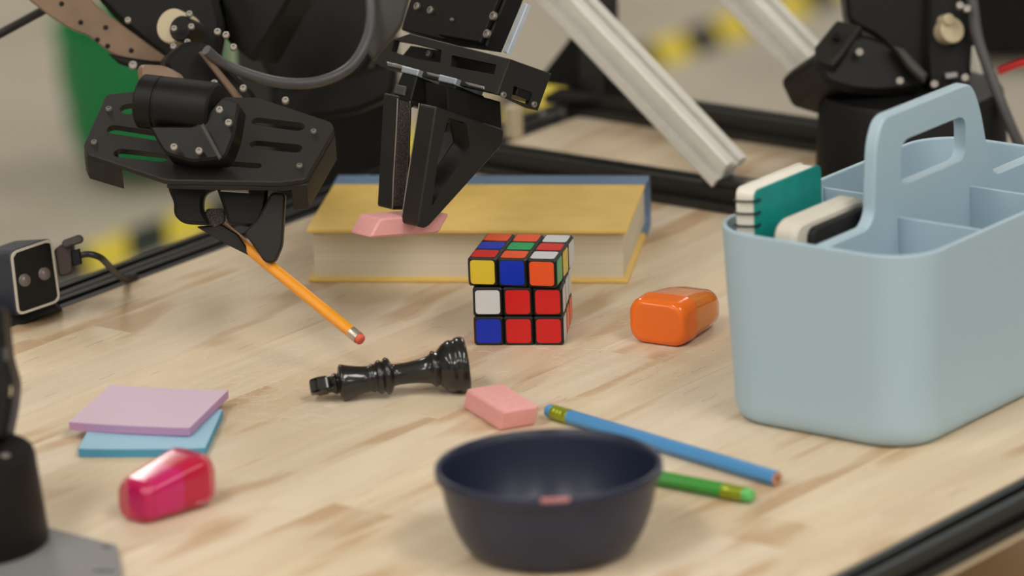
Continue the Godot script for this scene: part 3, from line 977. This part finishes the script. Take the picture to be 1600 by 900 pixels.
func eraser_block(label: String, xf: Transform3D, size: Vector3, slant: float) -> void:
	var t := thing("pink_eraser", label, "eraser", xf.origin, 0, "pink wedge erasers")
	var s := Shape.new()
	var h := size / 2
	var p := ccw(PackedVector2Array([Vector2(-h.x - slant, -h.y), Vector2(h.x - slant, -h.y), Vector2(h.x + slant, h.y), Vector2(-h.x + slant, h.y)]))
	s.prism(xf, fillet(p, 0.0022, 4), -h.z, h.z, 0.0012)
	part("rubber", s, textured(Color(1, 1, 1), 0.75, noise_tex(0.05, [Color(0.88, 0.62, 0.615), Color(0.915, 0.67, 0.66)], 256, 3, 61), 12.0), t)
const HX := Vector3(0.601, -0.155, 0.785)      # axes of the middle gripper: across the fingers,
const HS := Vector3(0.73, -0.283, -0.62)       # along its side,
const HT := Vector3(-0.318, -0.946, 0.057)     # and down its fingers (right, up, towards the lens)
func erasers() -> void:
	var l := dirv(HS * 0.9375 - HT * 0.348).normalized()
	var z := dirv(HX).normalized()
	var c := at(641, 353, 3.318) - z * 0.0115
	eraser_block("pink wedge eraser pinched in the middle gripper above the book", frame(c, l, z.cross(l)), Vector3(0.054, 0.0118, 0.0225), 0.004)
	var p := on(781, 643, 0.0125)
	var q := on(729, 610, 0.0125)
	var d := (p - q).normalized()
	var o := (p + q) / 2 + d.cross(Vector3.UP) * 0.0
	var side := Vector3.UP.cross(d).normalized()
	if side.dot(on(835, 640) - on(781, 643)) < 0:
		side = -side
	o += side * 0.0115
	o.y = TOP + 0.0070
	eraser_block("pink wedge eraser lying on the table between chess king and bowl", frame(o, d, Vector3.UP), Vector3(0.054, 0.0138, 0.024), 0.0032)

func sharp_ring(xf: Transform3D, s: float, w: float, h: float, r: float, lift := 0.0) -> PackedVector3Array:
	var out := PackedVector3Array()
	for p in rounded(w, h, r, 6):
		out.append(xf * Vector3(p.x, p.y + h / 2 + lift, -s))
	return out
func glassy(c: Color, alpha: float) -> StandardMaterial3D:
	var m := mat(Color(c.r, c.g, c.b, alpha), 0.12)
	m.transparency = BaseMaterial3D.TRANSPARENCY_ALPHA
	return m
func sharpeners() -> void:
	# orange: solid cap towards the viewer, amber window behind it
	var a := on(1026, 540)
	var d := Vector3(0.52, 0, -0.855).normalized()
	var t := thing("pencil_sharpener", "orange pencil sharpener with an amber clear window beside the caddy", "sharpener", a, 0, "canister pencil sharpeners")
	var xf := frame(a, d.cross(Vector3.UP).normalized(), Vector3.UP)
	xf.basis = Basis(d.cross(Vector3.UP).normalized(), Vector3.UP, -d)
	var or_m := mat(Color(0.95, 0.45, 0.13), 0.18)
	var cap := Shape.new()
	cap.loft([sharp_ring(xf, 0.0, 0.033, 0.022, 0.008, 0.0035), sharp_ring(xf, 0.0005, 0.0365, 0.0255, 0.009, 0.0018), sharp_ring(xf, 0.002, 0.0395, 0.028, 0.0095, 0.0005), sharp_ring(xf, 0.005, 0.041, 0.029, 0.0095, 0.0), sharp_ring(xf, 0.016, 0.041, 0.0295, 0.009, 0.0)])
	part("cap", cap, or_m, t, "opaque orange cap")
	var win := Shape.new()
	win.loft([sharp_ring(xf, 0.0161, 0.0402, 0.0287, 0.009, 0.0004), sharp_ring(xf, 0.038, 0.037, 0.0265, 0.009, 0.0004), sharp_ring(xf, 0.052, 0.033, 0.0235, 0.009, 0.0006), sharp_ring(xf, 0.057, 0.028, 0.0195, 0.009, 0.0025), sharp_ring(xf, 0.0595, 0.018, 0.012, 0.006, 0.006)])
	part("window", win, glassy(Color(0.96, 0.50, 0.07), 0.48), t, "clear amber shell")
	var core := Shape.new()
	core.loft([sharp_ring(xf, 0.017, 0.0365, 0.025, 0.006, 0.0018), sharp_ring(xf, 0.053, 0.029, 0.019, 0.006, 0.0022)])
	part("core", core, mat(Color(0.95, 0.68, 0.18), 0.35), t, "mustard coloured inner drum")
	# pink
	var b := on(207, 817)
	var e := Vector3(0.69, 0, -0.725).normalized()
	var t2 := thing("pencil_sharpener", "clear pink pencil sharpener before the sticky note pads", "sharpener", b, 0, "canister pencil sharpeners")
	var yf := Transform3D(Basis(e.cross(Vector3.UP).normalized(), Vector3.UP, -e), b)
	var shell := Shape.new()
	shell.loft([sharp_ring(yf, 0.0000, 0.020, 0.0175, 0.006, 0.003), sharp_ring(yf, 0.0008, 0.0235, 0.021, 0.007, 0.0012), sharp_ring(yf, 0.0028, 0.0255, 0.0235, 0.0075, 0.0002), sharp_ring(yf, 0.0063, 0.0268, 0.025, 0.0075, 0.0), sharp_ring(yf, 0.0410, 0.0325, 0.0312, 0.008, 0.0), sharp_ring(yf, 0.0462, 0.0328, 0.0315, 0.008, 0.0), sharp_ring(yf, 0.0507, 0.031, 0.029, 0.008, 0.001), sharp_ring(yf, 0.0541, 0.026, 0.024, 0.008, 0.0032), sharp_ring(yf, 0.0553, 0.018, 0.016, 0.006, 0.007)])
	part("shell", shell, glassy(Color(0.84, 0.06, 0.30), 0.56), t2, "clear pink shell")
	var in1 := Shape.new()
	in1.loft([sharp_ring(yf, 0.0085, 0.0235, 0.0215, 0.005, 0.0018), sharp_ring(yf, 0.0291, 0.027, 0.025, 0.005, 0.0018)])
	part("drum", in1, mat(Color(0.86, 0.24, 0.74), 0.4), t2, "magenta inner drum")
	var in2 := Shape.new()
	in2.loft([sharp_ring(yf, 0.0299, 0.024, 0.022, 0.005, 0.003), sharp_ring(yf, 0.0496, 0.026, 0.024, 0.006, 0.003)])
	part("end_cup", in2, mat(Color(0.72, 0.06, 0.16), 0.5), t2, "red inner cup")

# ---------------------------------------------------------------- robots
func ring_screws(pts: Array, d: float, r: float, t: Node3D) -> void:
	for p in pts:
		screw(at(p[0], p[1], d), -aw + ay * 0.3, r, t)
func disc(called: String, x: float, y: float, d: float, r: float, thick: float, m: Material, parent: Node3D, lean := Vector3.ZERO) -> void:
	var up := (-aw + dirv(lean)).normalized()
	var xf := frame(at(x, y, d), up.cross(Vector3(0.2, 1, 0.1)), up)
	var s := Shape.new()
	s.lathe(xf, [Vector2(0, -thick), Vector2(r * 0.98, -thick), Vector2(r, -thick * 0.9), Vector2(r, -0.0008), Vector2(r - 0.0008, 0), Vector2(0, 0)], 32)
	part(called, s, m, parent)

func arm_with_pencil() -> void:
	var t := thing("robot_arm", "black robot arm at upper left whose gripper holds the yellow pencil", "robot arm", at(300, 250, 3.36), 0, "robot arms around the table")
	var X := dirv(Vector3(0.96, -0.133, 0.24))
	var Yd := dirv(Vector3(-0.273, -0.59, 0.76))
	var xf := frame(at(320, 215, 3.31), X, -Yd)
	# slotted plate
	var poly := fillet(outline(xf, [[166, 147], [215, 142], [300, 150], [403, 152], [517, 190], [523, 202], [478, 279], [440, 284], [260, 281], [135, 240], [130, 227]]), 0.003)
	var holes := []
	for e in [[[178, 202], [262, 215], 0.0046], [[188, 239], [252, 246], 0.0046], [[403, 190], [466, 198], 0.0044], [[400, 226], [462, 232], 0.0044], [[201, 170], [203, 170], 0.0058], [[358, 256], [402, 259], 0.0028]]:
		var q := outline(xf, [e[0], e[1], e[1]])
		var a := xf.affine_inverse() * on_plane(e[0][0], e[0][1], xf.origin, xf.basis.z)
		var b := xf.affine_inverse() * on_plane(e[1][0], e[1][1], xf.origin, xf.basis.z)
		holes.append(slot_shape(Vector2(a.x, a.y), Vector2(b.x, b.y), e[2]))
	var s := Shape.new()
	s.prism(xf, poly, -0.004, 0, 0.0006, holes)
	part("gripper_plate", s, M.print, t, "slotted dark grey plate of the gripper")
	# end walls of the carriage under the plate
	for e in [[[[130, 227], [136, 240], [190, 256], [182, 225]], 0.02], [[[517, 192], [523, 202], [479, 279], [455, 281], [498, 195]], 0.024], [[[260, 279], [300, 281], [440, 283], [470, 278], [470, 268], [265, 268]], 0.008]]:
		var w := Shape.new()
		w.prism(xf, outline(xf, e[0]), -e[1], -0.0042, 0.0008)
		part("carriage_wall", w, M.print, t)
	for p in [[170, 171], [147, 223], [490, 206], [468, 260]]:
		screw(on_plane(p[0], p[1], xf.origin, xf.basis.z), xf.basis.z, 0.0021, t)
	# wrist bracket over the plate
	var wm := Shape.new()
	var wa := at(221, 158, 3.30)
	var wz := at(338, 172, 3.285)
	var wd := (wz - wa).normalized()
	wm.lathe(Transform3D(Basis(wd.cross(aw).normalized(), wd, wd.cross(aw).normalized().cross(wd)), wa), [Vector2(0, 0), Vector2(0.0155, 0), Vector2(0.0172, 0.0015), Vector2(0.0172, 0.012), Vector2(0.0165, 0.0125), Vector2(0.0165, 0.0135), Vector2(0.0172, 0.014), Vector2(0.0172, wa.distance_to(wz) - 0.0015), Vector2(0.0155, wa.distance_to(wz)), Vector2(0, wa.distance_to(wz))], 40)
	part("wrist_motor", wm, M.black, t)
	slab("wrist_bracket", [[232, 196], [306, 196], [346, 150], [374, 160], [366, 210], [352, 246], [300, 252], [258, 240], [246, 222]], 3.272, 0.02, M.black, t, 0.0015, 0.003, Vector3(-0.3, -0.2, 0))
	slab("bracket_edge", [[312, 196], [318, 193], [347, 246], [342, 250]], 3.262, 0.004, M.grey, t, 0.0006)
	ring_screws([[343, 172], [357, 192], [272, 230], [311, 236]], 3.263, 0.0024, t)
	slab("cable_block", [[352, 252], [404, 256], [400, 268], [352, 264]], 3.29, 0.01, M.black, t, 0.001)
	# fingers
	slab("finger_mount", [[260, 280], [330, 284], [352, 290], [318, 304], [316, 330], [330, 352], [286, 350], [271, 336], [272, 316], [264, 300]], 3.297, 0.022, M.black, t, 0.002, 0.004)
	slab("finger_mount", [[336, 288], [420, 292], [414, 330], [400, 356], [356, 350], [352, 334], [346, 316]], 3.293, 0.022, M.black, t, 0.002, 0.004)
	slab("grip_pad", [[322, 326], [350, 326], [352, 346], [336, 356], [318, 344]], 3.305, 0.012, M.pad, t, 0.0005, 0.002)
	slab("finger", [[306, 354], [346, 350], [372, 366], [396, 402], [382, 396], [350, 380]], 3.306, 0.012, M.print, t, 0.001, 0.002)
	slab("finger", [[424, 300], [446, 302], [441, 384], [430, 410], [414, 411], [396, 384], [380, 364], [392, 352], [404, 340]], 3.289, 0.02, M.print, t, 0.0012, 0.003)
	slab("finger_gap", [[344, 299], [362, 300], [389, 302], [389, 296], [362, 293], [345, 295]], 3.287, 0.004, M.steel, t, 0.0005)
	# forearm and elbow, out of focus
	slab("forearm_link", [[255, 95], [292, 62], [330, 70], [372, 120], [404, 152], [398, 190], [362, 186], [320, 152], [268, 122]], 3.40, 0.03, M.black, t, 0.003, 0.006, Vector3(0, 0.2, 0))
	slab("forearm_edge", [[310, 82], [318, 78], [400, 178], [404, 192], [392, 188]], 3.385, 0.006, M.tan_reflection, t, 0.001)  # brown reflection along the black forearm link, painted into the colour
	slab("wrist_cover", [[214, 98], [258, 100], [290, 118], [278, 146], [232, 142], [216, 124]], 3.38, 0.03, M.tan_reflection, t, 0.003, 0.005, Vector3(-0.3, 0, 0))
	slab("elbow_housing", [[130, -30], [330, -30], [350, 40], [336, 110], [300, 128], [262, 98], [230, 70], [186, 36]], 3.47, 0.05, M.black, t, 0.004, 0.008)
	slab("upper_link", [[20, -20], [126, -20], [150, 8], [200, 46], [262, 90], [258, 98], [214, 96], [176, 86], [138, 56], [110, 46], [78, 26]], 3.462, 0.008, M.tan_reflection, t, 0.001, 0.004, Vector3.ZERO, "black side plate with bolt holes, its wood reflection painted in tan")
	slab("link_edge", [[168, 84], [216, 92], [262, 98], [266, 112], [212, 108], [186, 100]], 3.458, 0.012, M.black, t, 0.002)
	ring_screws([[208, 102], [232, 111], [260, 112]], 3.455, 0.003, t)
	for p in [[126, 35], [165, 43], [168, 72], [205, 79], [96, 6], [152, 62]]:
		disc("bolt_hole", p[0], p[1], 3.4612, 0.0017, 0.001, M.black, t)
	disc("joint_horn", 268, 40, 3.43, 0.0115, 0.02, M.cream, t, Vector3(-0.5, 0.2, 0))
	disc("joint_cap", 282, 44, 3.424, 0.0085, 0.02, M.black, t, Vector3(-0.5, 0.2, 0))
	ring_screws([[272, 45], [296, 22], [299, 42], [293, 66], [271, 73], [281, 78], [200, 32]], 3.418, 0.0022, t)
	ring_screws([[340, 50], [353, 55], [365, 74], [335, 130], [380, 138], [446, 157]], 3.38, 0.0024, t)
	slab("motor_housing", [[335, -30], [470, -30], [420, 55], [396, 100], [350, 62]], 3.5, 0.05, M.black, t, 0.004, 0.006, Vector3(0, -0.3, 0))
	var c := MeshInstance3D
	cable("arm_cable", [at(322, 78, 3.38), at(350, 100, 3.39), at(400, 120, 3.40), at(450, 130, 3.41), at(500, 127, 3.42), at(545, 106, 3.43), at(572, 66, 3.44), at(580, 20, 3.45), at(574, -40, 3.46)], 0.0036, M.cord_grey, t)
	cable("hose", [at(-40, 75, 3.5), at(20, 42, 3.49), at(78, 10, 3.475), at(110, -12, 3.468), at(130, -40, 3.47)], 0.003, M.cord, t)

func arm_with_eraser() -> void:
	var X := dirv(HX).normalized()
	var S := dirv(HS).normalized()
	var T := dirv(HT).normalized()
	var p0 := at(787, 120, 3.29)
	var t := thing("robot_arm", "black robot arm in the middle whose gripper holds a pink eraser", "robot arm", at(700, 150, 3.33), 0, "robot arms around the table")
	var fr := frame(p0, X, -T)                              # front face, looking along -S
	# carriage: a slotted front plate, an end plate with a cut-out, a back box
	var front := outline(fr, [[612, 62], [640, 52], [797, 92], [777, 147], [600, 106], [583, 97]])
	var holes := [outline(fr, [[616, 62], [640, 66], [690, 78], [688, 98], [650, 92], [611, 80]]), outline(fr, [[706, 86], [776, 101], [772, 116], [704, 104]])]
	var s := Shape.new()
	s.prism(fr, front, -0.005, 0, 0.0005, holes)
	part("carriage_front", s, M.print, t, "dark grey slotted front plate of the gripper carriage")
	var b := Shape.new()
	b.prism(fr, outline(fr, [[616, 60], [795, 91], [780, 138], [604, 97], [598, 82]]), -0.034, -0.014, 0.0005)
	part("carriage_back", b, M.black, t)
	var er := frame(p0, S, -T)                              # right end, looking along X
	var e := Shape.new()
	e.prism(er, outline(er, [[797, 92], [862, 115], [841, 173], [826, 170], [777, 147]]), -0.004, 0.0, 0.0005, [outline(er, [[803, 134], [832, 145], [826, 164], [799, 154]])])
	part("carriage_end", e, M.print, t, "end plate with a square cut-out")
	for q in [[671, 84], [738, 89], [709, 87]]:
		screw(on_plane(q[0], q[1], fr.origin - S * -0.013, S), -S, 0.0022 if q[0] < 700 else 0.0012, t)
	for q in [[786, 148], [834, 163]]:
		screw(on_plane(q[0], q[1], er.origin, X) , X, 0.002, t)
	# linear rail with two sliding blocks
	for q in [[[606, 97], [646, 107], [645, 111], [607, 103]], [[668, 113], [697, 120], [696, 124], [670, 118]], [[727, 128], [758, 136], [757, 140], [733, 134]]]:
		var r := Shape.new()
		r.prism(fr, outline(fr, q), -0.006, 0.001, 0.0003)
		part("guide_rail", r, M.steel, t)
	for q in [[[636, 106], [662, 112], [658, 121], [633, 115]], [[694, 119], [721, 126], [717, 135], [691, 129]]]:
		var r := Shape.new()
		r.prism(fr, outline(fr, q), -0.02, 0.004, 0.0006)
		part("sliding_block", r, mat(Color(0.62, 0.66, 0.70), 0.4, 0.3), t, "pale sliding block")
	for q in [[[633, 114], [656, 120], [646, 158], [618, 152]], [[691, 128], [717, 134], [705, 168], [676, 163]]]:
		var r := Shape.new()
		r.prism(fr, outline(fr, q), -0.022, 0.0025, 0.0008)
		part("finger_carrier", r, M.black, t)
	for q in [[[625, 134], [641, 138], [638, 152], [622, 148]], [[689, 149], [704, 153], [701, 167], [686, 163]]]:
		var r := Shape.new()
		r.prism(fr, outline(fr, q), -0.004, 0.004, 0.0004)
		part("tab", r, M.grey, t)
	# far finger and its pad, near finger with a triangular opening
	var c2 := at(668, 250, 3.298)
	var f2 := frame(c2, S, -T)
	var f1 := Transform3D(f2.basis, c2 - X * 0.0405)
	var s1 := Shape.new()
	s1.prism(f1, fillet(outline(f1, [[622, 149], [738, 190], [736, 206], [650, 322], [634, 328], [612, 328]]), 0.002), -0.016, 0.0, 0.0008, [fillet(outline(f1, [[643, 164], [724, 192], [718, 212], [660, 290], [638, 312]]), 0.002)])
	part("finger", s1, M.print, t, "far finger with a grooved grip face")
	var g1 := Shape.new()
	g1.prism(f1, outline(f1, [[623, 156], [640, 160], [639, 200], [632, 322], [614, 322]]), 0.0001, 0.0008, 0.0003)
	part("grip_pad", g1, M.pad, t, "rough rubber grip face")
	var worn := mat(Color(0.52, 0.49, 0.45), 0.7)
	for q in [[f1, 0.0003, [621, 154], [612.5, 326]], [f1, 0.0003, [640, 158], [633, 322]], [f2, -0.0176, [681, 167], [653, 354]]]:
		var fx: Transform3D = q[0]
		var e1 := Shape.new()
		var ends := []
		for k in [2, 3]:
			ends.append(on_plane(q[k][0], q[k][1], fx.origin, fx.basis.z) + fx.basis.z * q[1])
		e1.tube([ends[0], ends[0].lerp(ends[1], 0.3) + S * 0.0002, ends[0].lerp(ends[1], 0.7) - S * 0.0002, ends[1]], 0.0005, 6)
		part("worn_edge", e1, worn, t, "pale worn edge of the grip rubber")
	var s2 := Shape.new()
	s2.prism(f2, fillet(outline(f2, [[681, 166], [788, 202], [786, 226], [672, 352], [664, 357], [652, 354]]), 0.0025), -0.0178, 0.0, 0.0009, [fillet(outline(f2, [[700, 184], [729, 192], [735, 228], [714, 260], [686, 304], [674, 324], [684, 250]]), 0.002)])
	part("finger", s2, M.print, t, "near finger with a triangular opening")
	var fb := Shape.new()
	fb.prism(f2, outline(f2, [[702, 136], [786, 160], [789, 214], [772, 226], [732, 196], [704, 186]]), -0.026, -0.002, 0.001)
	part("finger_carrier", fb, M.black, t)
	# motor body above
	var mo := Transform3D(fr.basis, fr.origin + S * 0.006)
	var mb := Shape.new()
	mb.prism(mo, outline(mo, [[656, -60], [812, -60], [789, 0], [759, 72], [690, 62], [626, 46], [640, 0]]), -0.014, 0.0, 0.001)
	part("motor", mb, M.black, t)
	var mp := Shape.new()
	mp.prism(mo, outline(mo, [[720, -60], [808, -60], [786, 0], [757, 69], [692, 58], [702, 12]]), 0.0003, 0.004, 0.0008)
	part("motor_cover", mp, M.black, t, "raised cover with bright screws")
	for q in [[652, 10], [673, 16]]:
		screw(on_plane(q[0], q[1], mo.origin, S), -S, 0.0026, t)
	for q in [[771, 25], [761, 53], [707, 31]]:
		screw(on_plane(q[0], q[1], mo.origin - S * 0.004, S), -S, 0.0029 if q[0] > 710 else 0.0012, t)
	var ms := Shape.new()
	var mo2 := Transform3D(mo.basis, mo.origin + S * 0.0142)
	ms.prism(mo2, outline(mo2, [[817, 4], [824, 6], [792, 84], [785, 81]]), -0.004, 0.0, 0.0006)
	part("side_strip", ms, mat(Color(0.72, 0.76, 0.80), 0.4), t, "pale edge strip")
	slab("wrist_fork", [[590, -40], [650, -40], [628, 40], [612, 62], [584, 96], [566, 70], [578, 20]], 3.46, 0.02, M.grey, t, 0.002, 0.004)
	slab("shoulder_housing", [[400, -40], [600, -40], [604, 40], [570, 120], [500, 150], [430, 140], [404, 90]], 3.62, 0.06, M.black, t, 0.004, 0.01)
	slab("forearm", [[430, 140], [620, 96], [616, 150], [560, 175], [470, 190], [420, 176]], 3.58, 0.04, M.black, t, 0.004, 0.008)

func arm_by_caddy() -> void:
	var c := tv(0.393, 0.0, 0.0)
	# slide across the table until it stands on its sight line
	var best := 0.0
	for k in 200:
		var p := tv(0.393, 0.04, -0.05 + 0.001 * k)
		var q := p - eye
		if absf(800.0 + FPX * q.dot(ax) / q.dot(aw) - 1425.0) < 2.0:
			best = -0.05 + 0.001 * k
			break
	c = tv(0.393, 0.0, best)
	var t := thing("robot_arm", "black robot arm base and shoulder standing behind the blue caddy", "robot arm", c, 0, "robot arms around the table")
	var s := Shape.new()
	s.lathe(Transform3D(Basis(), c), [Vector2(0, 0.0), Vector2(0.0675, 0.0), Vector2(0.0683, 0.001), Vector2(0.067, 0.01), Vector2(0.063, 0.0765), Vector2(0.0615, 0.079), Vector2(0.05, 0.08), Vector2(0, 0.08)], 64)
	part("base", s, M.black, t)
	var d := (c - eye).dot(aw)
	slab("shoulder_housing", [[1272, 92], [1290, 70], [1345, 50], [1385, 62], [1440, 110], [1445, 140], [1380, 147], [1335, 144], [1290, 130], [1282, 112]], d - 0.055, 0.07, M.black, t, 0.004, 0.006, Vector3(-0.2, 0.3, 0))
	slab("top_block", [[1272, 72], [1307, 29], [1347, 38], [1316, 82], [1300, 100], [1274, 90]], d - 0.058, 0.03, M.print, t, 0.002, 0.002, Vector3(-0.7, -0.2, 0))
	disc("bolt_hole", 1307, 53, d - 0.062, 0.003, 0.004, M.black, t, Vector3(0, 0.8, 0))
	slab("upper_arm", [[1318, -40], [1475, -40], [1474, 120], [1440, 140], [1402, 92], [1372, 60], [1324, 34]], d - 0.02, 0.05, M.black, t, 0.003, 0.006)
	slab("side_bracket", [[1452, -40], [1534, -40], [1520, 60], [1514, 142], [1450, 144], [1446, 90]], d - 0.035, 0.03, M.black, t, 0.003, 0.004)
	slab("bracket_rib", [[1396, 72], [1412, 76], [1450, 116], [1444, 130], [1420, 108]], d - 0.058, 0.01, M.grey, t, 0.002)
	disc("joint_horn", 1489, 47, d - 0.046, 0.0088, 0.012, M.cream, t, Vector3(0.4, 0.1, 0))
	disc("joint_cap", 1484, 30, d - 0.05, 0.004, 0.012, M.cream, t, Vector3(0.4, 0.1, 0))
	ring_screws([[1406, 127], [1460, 132], [1500, 9], [1511, 14], [1508, 122], [1343, 82]], d - 0.06, 0.0028, t)
	slab("label_tab", [[1476, 114], [1496, 112], [1497, 121], [1478, 124]], d - 0.046, 0.006, M.steel, t, 0.0006)
	slab("connector", [[1514, 72], [1526, 72], [1540, 136], [1512, 143]], d + 0.02, 0.02, mat(Color(0.80, 0.79, 0.75), 0.5), t, 0.002, 0.002, Vector3.ZERO, "white plastic connector")
	slab("connector", [[1536, 98], [1552, 104], [1563, 112], [1556, 128], [1546, 124]], d + 0.03, 0.012, mat(Color(0.80, 0.79, 0.75), 0.5), t, 0.001, 0.002, Vector3.ZERO, "small white plug")
	disc("base_ring", 1290, 128, d - 0.02, 0.008, 0.004, M.cream, t)
	cable("power_lead", [at(1560, 112, d + 0.03), at(1580, 104, d + 0.03), at(1605, 97, d + 0.03), at(1660, 90, d + 0.03)], 0.0028, M.red, t)
	cable("arm_cable", [at(1514, -40, d - 0.05), at(1519, 0, d - 0.05), at(1528, 60, d - 0.05), at(1545, 110, d - 0.05), at(1568, 170, d - 0.05), at(1592, 225, d - 0.045), at(1620, 275, d - 0.03)], 0.0038, M.cord_grey, t)

func arm_at_front() -> void:
	var c := on(-62, 862)
	var t := thing("robot_arm", "black robot arm base with grey mounting plate at the lower left corner", "robot arm", c, 0, "robot arms around the table")
	var s := Shape.new()
	s.lathe(Transform3D(Basis(), c), [Vector2(0, 0.006), Vector2(0.05, 0.006), Vector2(0.0505, 0.008), Vector2(0.0455, 0.056), Vector2(0.0445, 0.0585), Vector2(0.03, 0.0595), Vector2(0, 0.0595)], 64)
	part("base", s, M.black, t)
	var pp := []
	var sh := Shape.new()
	var poly := PackedVector2Array()
	for p in [[-260, 815], [30, 812], [183, 851], [200, 960], [-200, 1010]]:
		var w := on(p[0], p[1], 0.006)
		poly.append(Vector2(w.x, -w.z))
	var holes := []
	for p in [[[164, 854], [168, 855], 0.0022], [[150, 892], [174, 892], 0.0026]]:
		var a := on(p[0][0], p[0][1], 0.006)
		var b := on(p[1][0], p[1][1], 0.006)
		holes.append(slot_shape(Vector2(a.x, -a.z), Vector2(b.x, -b.z), p[2]))
	sh.prism(Transform3D(Basis(Vector3.RIGHT, -PI / 2), Vector3(0, TOP + 0.0002, 0)), fillet(ccw(poly), 0.002), 0, 0.0058, 0.0006, holes)
	part("mounting_plate", sh, mat(Color(0.49, 0.49, 0.49), 0.5), t, "grey mounting plate with holes")
	var d := (c - eye).dot(aw)
	slab("shoulder", [[-160, 480], [2, 480], [10, 560], [22, 602], [18, 640], [8, 690], [-150, 690]], d - 0.012, 0.05, M.black, t, 0.003, 0.004)
	disc("joint_horn", 2, 555, d - 0.011, 0.0045, 0.006, M.grey, t)
	disc("joint_horn", -6, 610, d - 0.011, 0.009, 0.006, M.cream, t)
	screw(c + Vector3(0.030, 0.0592, 0.012), Vector3.UP, 0.003, t)

func depth_camera() -> void:
	var d := 3.39
	var t := thing("depth_camera", "boxy black camera with two lenses in a silver-rimmed face at the left edge", "camera", at(50, 500, d + 0.01), 0)
	var X := dirv(Vector3(0.85, 0.27, -0.47))
	var Y := dirv(Vector3(-0.12, 0.99, 0.05))
	var xf := frame(at(55, 433, d), X, Y)
	var face := fillet(outline(xf, [[14, 393], [82, 370], [96, 472], [26, 496]]), 0.006, 6)
	var s := Shape.new()
	s.prism(xf, face, -0.05, -0.0004, 0.001)
	part("housing", s, mat(Color(0.16, 0.18, 0.235), 0.45), t)
	var rim := Shape.new()
	rim.prism(xf, Shape.inset(face, 0.0006), -0.0006, 0.0007, 0.0003, [ccw(Shape.inset(face, 0.0022))])
	part("bezel", rim, mat(Color(0.74, 0.71, 0.66), 0.4), t, "silver rim round the lens face")
	var g := Shape.new()
	g.prism(xf, Shape.inset(face, 0.0023), -0.0004, 0.0002, 0.0)
	part("lens_face", g, mat(Color(0.035, 0.03, 0.03), 0.15), t, "glossy black lens face")
	for p in [[38, 438], [69, 428]]:
		var o := on_plane(p[0], p[1], xf.origin, xf.basis.z)
		var l := Shape.new()
		l.lathe(Transform3D(xf.basis * Basis(Vector3.RIGHT, PI / 2), o), [Vector2(0.0042, 0), Vector2(0.0042, 0.001), Vector2(0.0036, 0.0014), Vector2(0.002, 0.0022), Vector2(0, 0.0026)], 24, 0.5)
		part("lens", l, mat(Color(0.42, 0.38, 0.37), 0.2), t, "round grey lens")
	slab("plug_housing", [[84, 390], [98, 380], [113, 378], [114, 422], [106, 430], [92, 432]], d + 0.01, 0.02, mat(Color(0.22, 0.15, 0.14), 0.5), t, 0.001, 0.002)
	slab("clip", [[96, 376], [124, 366], [130, 372], [128, 379], [98, 388]], d + 0.004, 0.008, M.grey, t, 0.001, 0.002)
	slab("plug", [[110, 392], [124, 388], [128, 412], [114, 416]], d + 0.006, 0.008, M.black, t, 0.0008)
	slab("bracket", [[-60, 470], [30, 488], [84, 474], [92, 484], [40, 506], [-60, 545]], d + 0.012, 0.03, M.black, t, 0.001)
	var c := cable("camera_cable", [at(120, 400, d + 0.01), at(138, 397, d + 0.01), at(156, 402, d + 0.012), at(168, 413, d + 0.035), at(178, 424, d + 0.06), at(188, 432, d + 0.08), on(199, 437, 0.0024), on(213, 432, 0.0024)], 0.0022, M.cord)
	tag(c, "black camera lead drooping onto the left rail", "cable")

func surroundings() -> void:
	# green tub on the floor beyond the table
	var c := on_plane(236, 262, Vector3.ZERO, Vector3.UP)
	var d := (c - eye).dot(aw)
	var px := d / FPX
	var t := thing("green_tub", "green plastic tub on the floor behind the left arm", "tub", c)
	var s := Shape.new()
	var r := 136.0 * px
	var h := 235.0 * px
	s.lathe(Transform3D(), [Vector2(0, 0.0), Vector2(r * 0.40, 0.0), Vector2(r * 0.56, h * 0.05), Vector2(r * 0.72, h * 0.16), Vector2(r * 0.86, h * 0.32), Vector2(r * 0.95, h * 0.5), Vector2(r, h * 0.7), Vector2(r, h * 0.95), Vector2(r * 1.04, h * 0.96), Vector2(r * 1.04, h), Vector2(r * 0.97, h), Vector2(r * 0.92, h * 0.3), Vector2(r * 0.8, h * 0.12), Vector2(r * 0.5, h * 0.05), Vector2(0, h * 0.05)], 48, 0.75)
	piece("tub_body", s, mat(Color(0.03, 0.52, 0.28), 0.45), t)
	var k := on_plane(514, 480, Vector3.ZERO, Vector3.UP)
	k = k + (eye - k) * ((k - eye).dot(aw) - 4.0) / (k - eye).dot(aw)
	k.y = 0.0
	var cb := thing("equipment_cabinet", "tall black equipment cabinet behind the table between the two left arms", "cabinet", k, 0.35)
	var kb := Shape.new()
	kb.box(Transform3D(Basis(), Vector3(0, 0.55, 0)), Vector3(0.102, 1.1, 0.085), 0.004)
	piece("cabinet_body", kb, M.black, cb)
	# dark equipment far right
	var e := thing("equipment_case", "long black case standing on the floor at the upper right corner", "case", on_plane(1700, 60, Vector3.ZERO, Vector3.UP))
	var b := Shape.new()
	b.box(frame(e.position + Vector3(0, 0.14, 0), Vector3(1, 0, 0.1), Vector3.UP), Vector3(0.42, 0.28, 0.3), 0.012)
	part("case_body", b, M.black, e)
	var l := Shape.new()
	l.box(frame(e.position + Vector3(0, 0.2, 0), Vector3(1, 0, 0.1), Vector3.UP), Vector3(0.424, 0.02, 0.304), 0.004)
	part("case_band", l, M.grey, e)
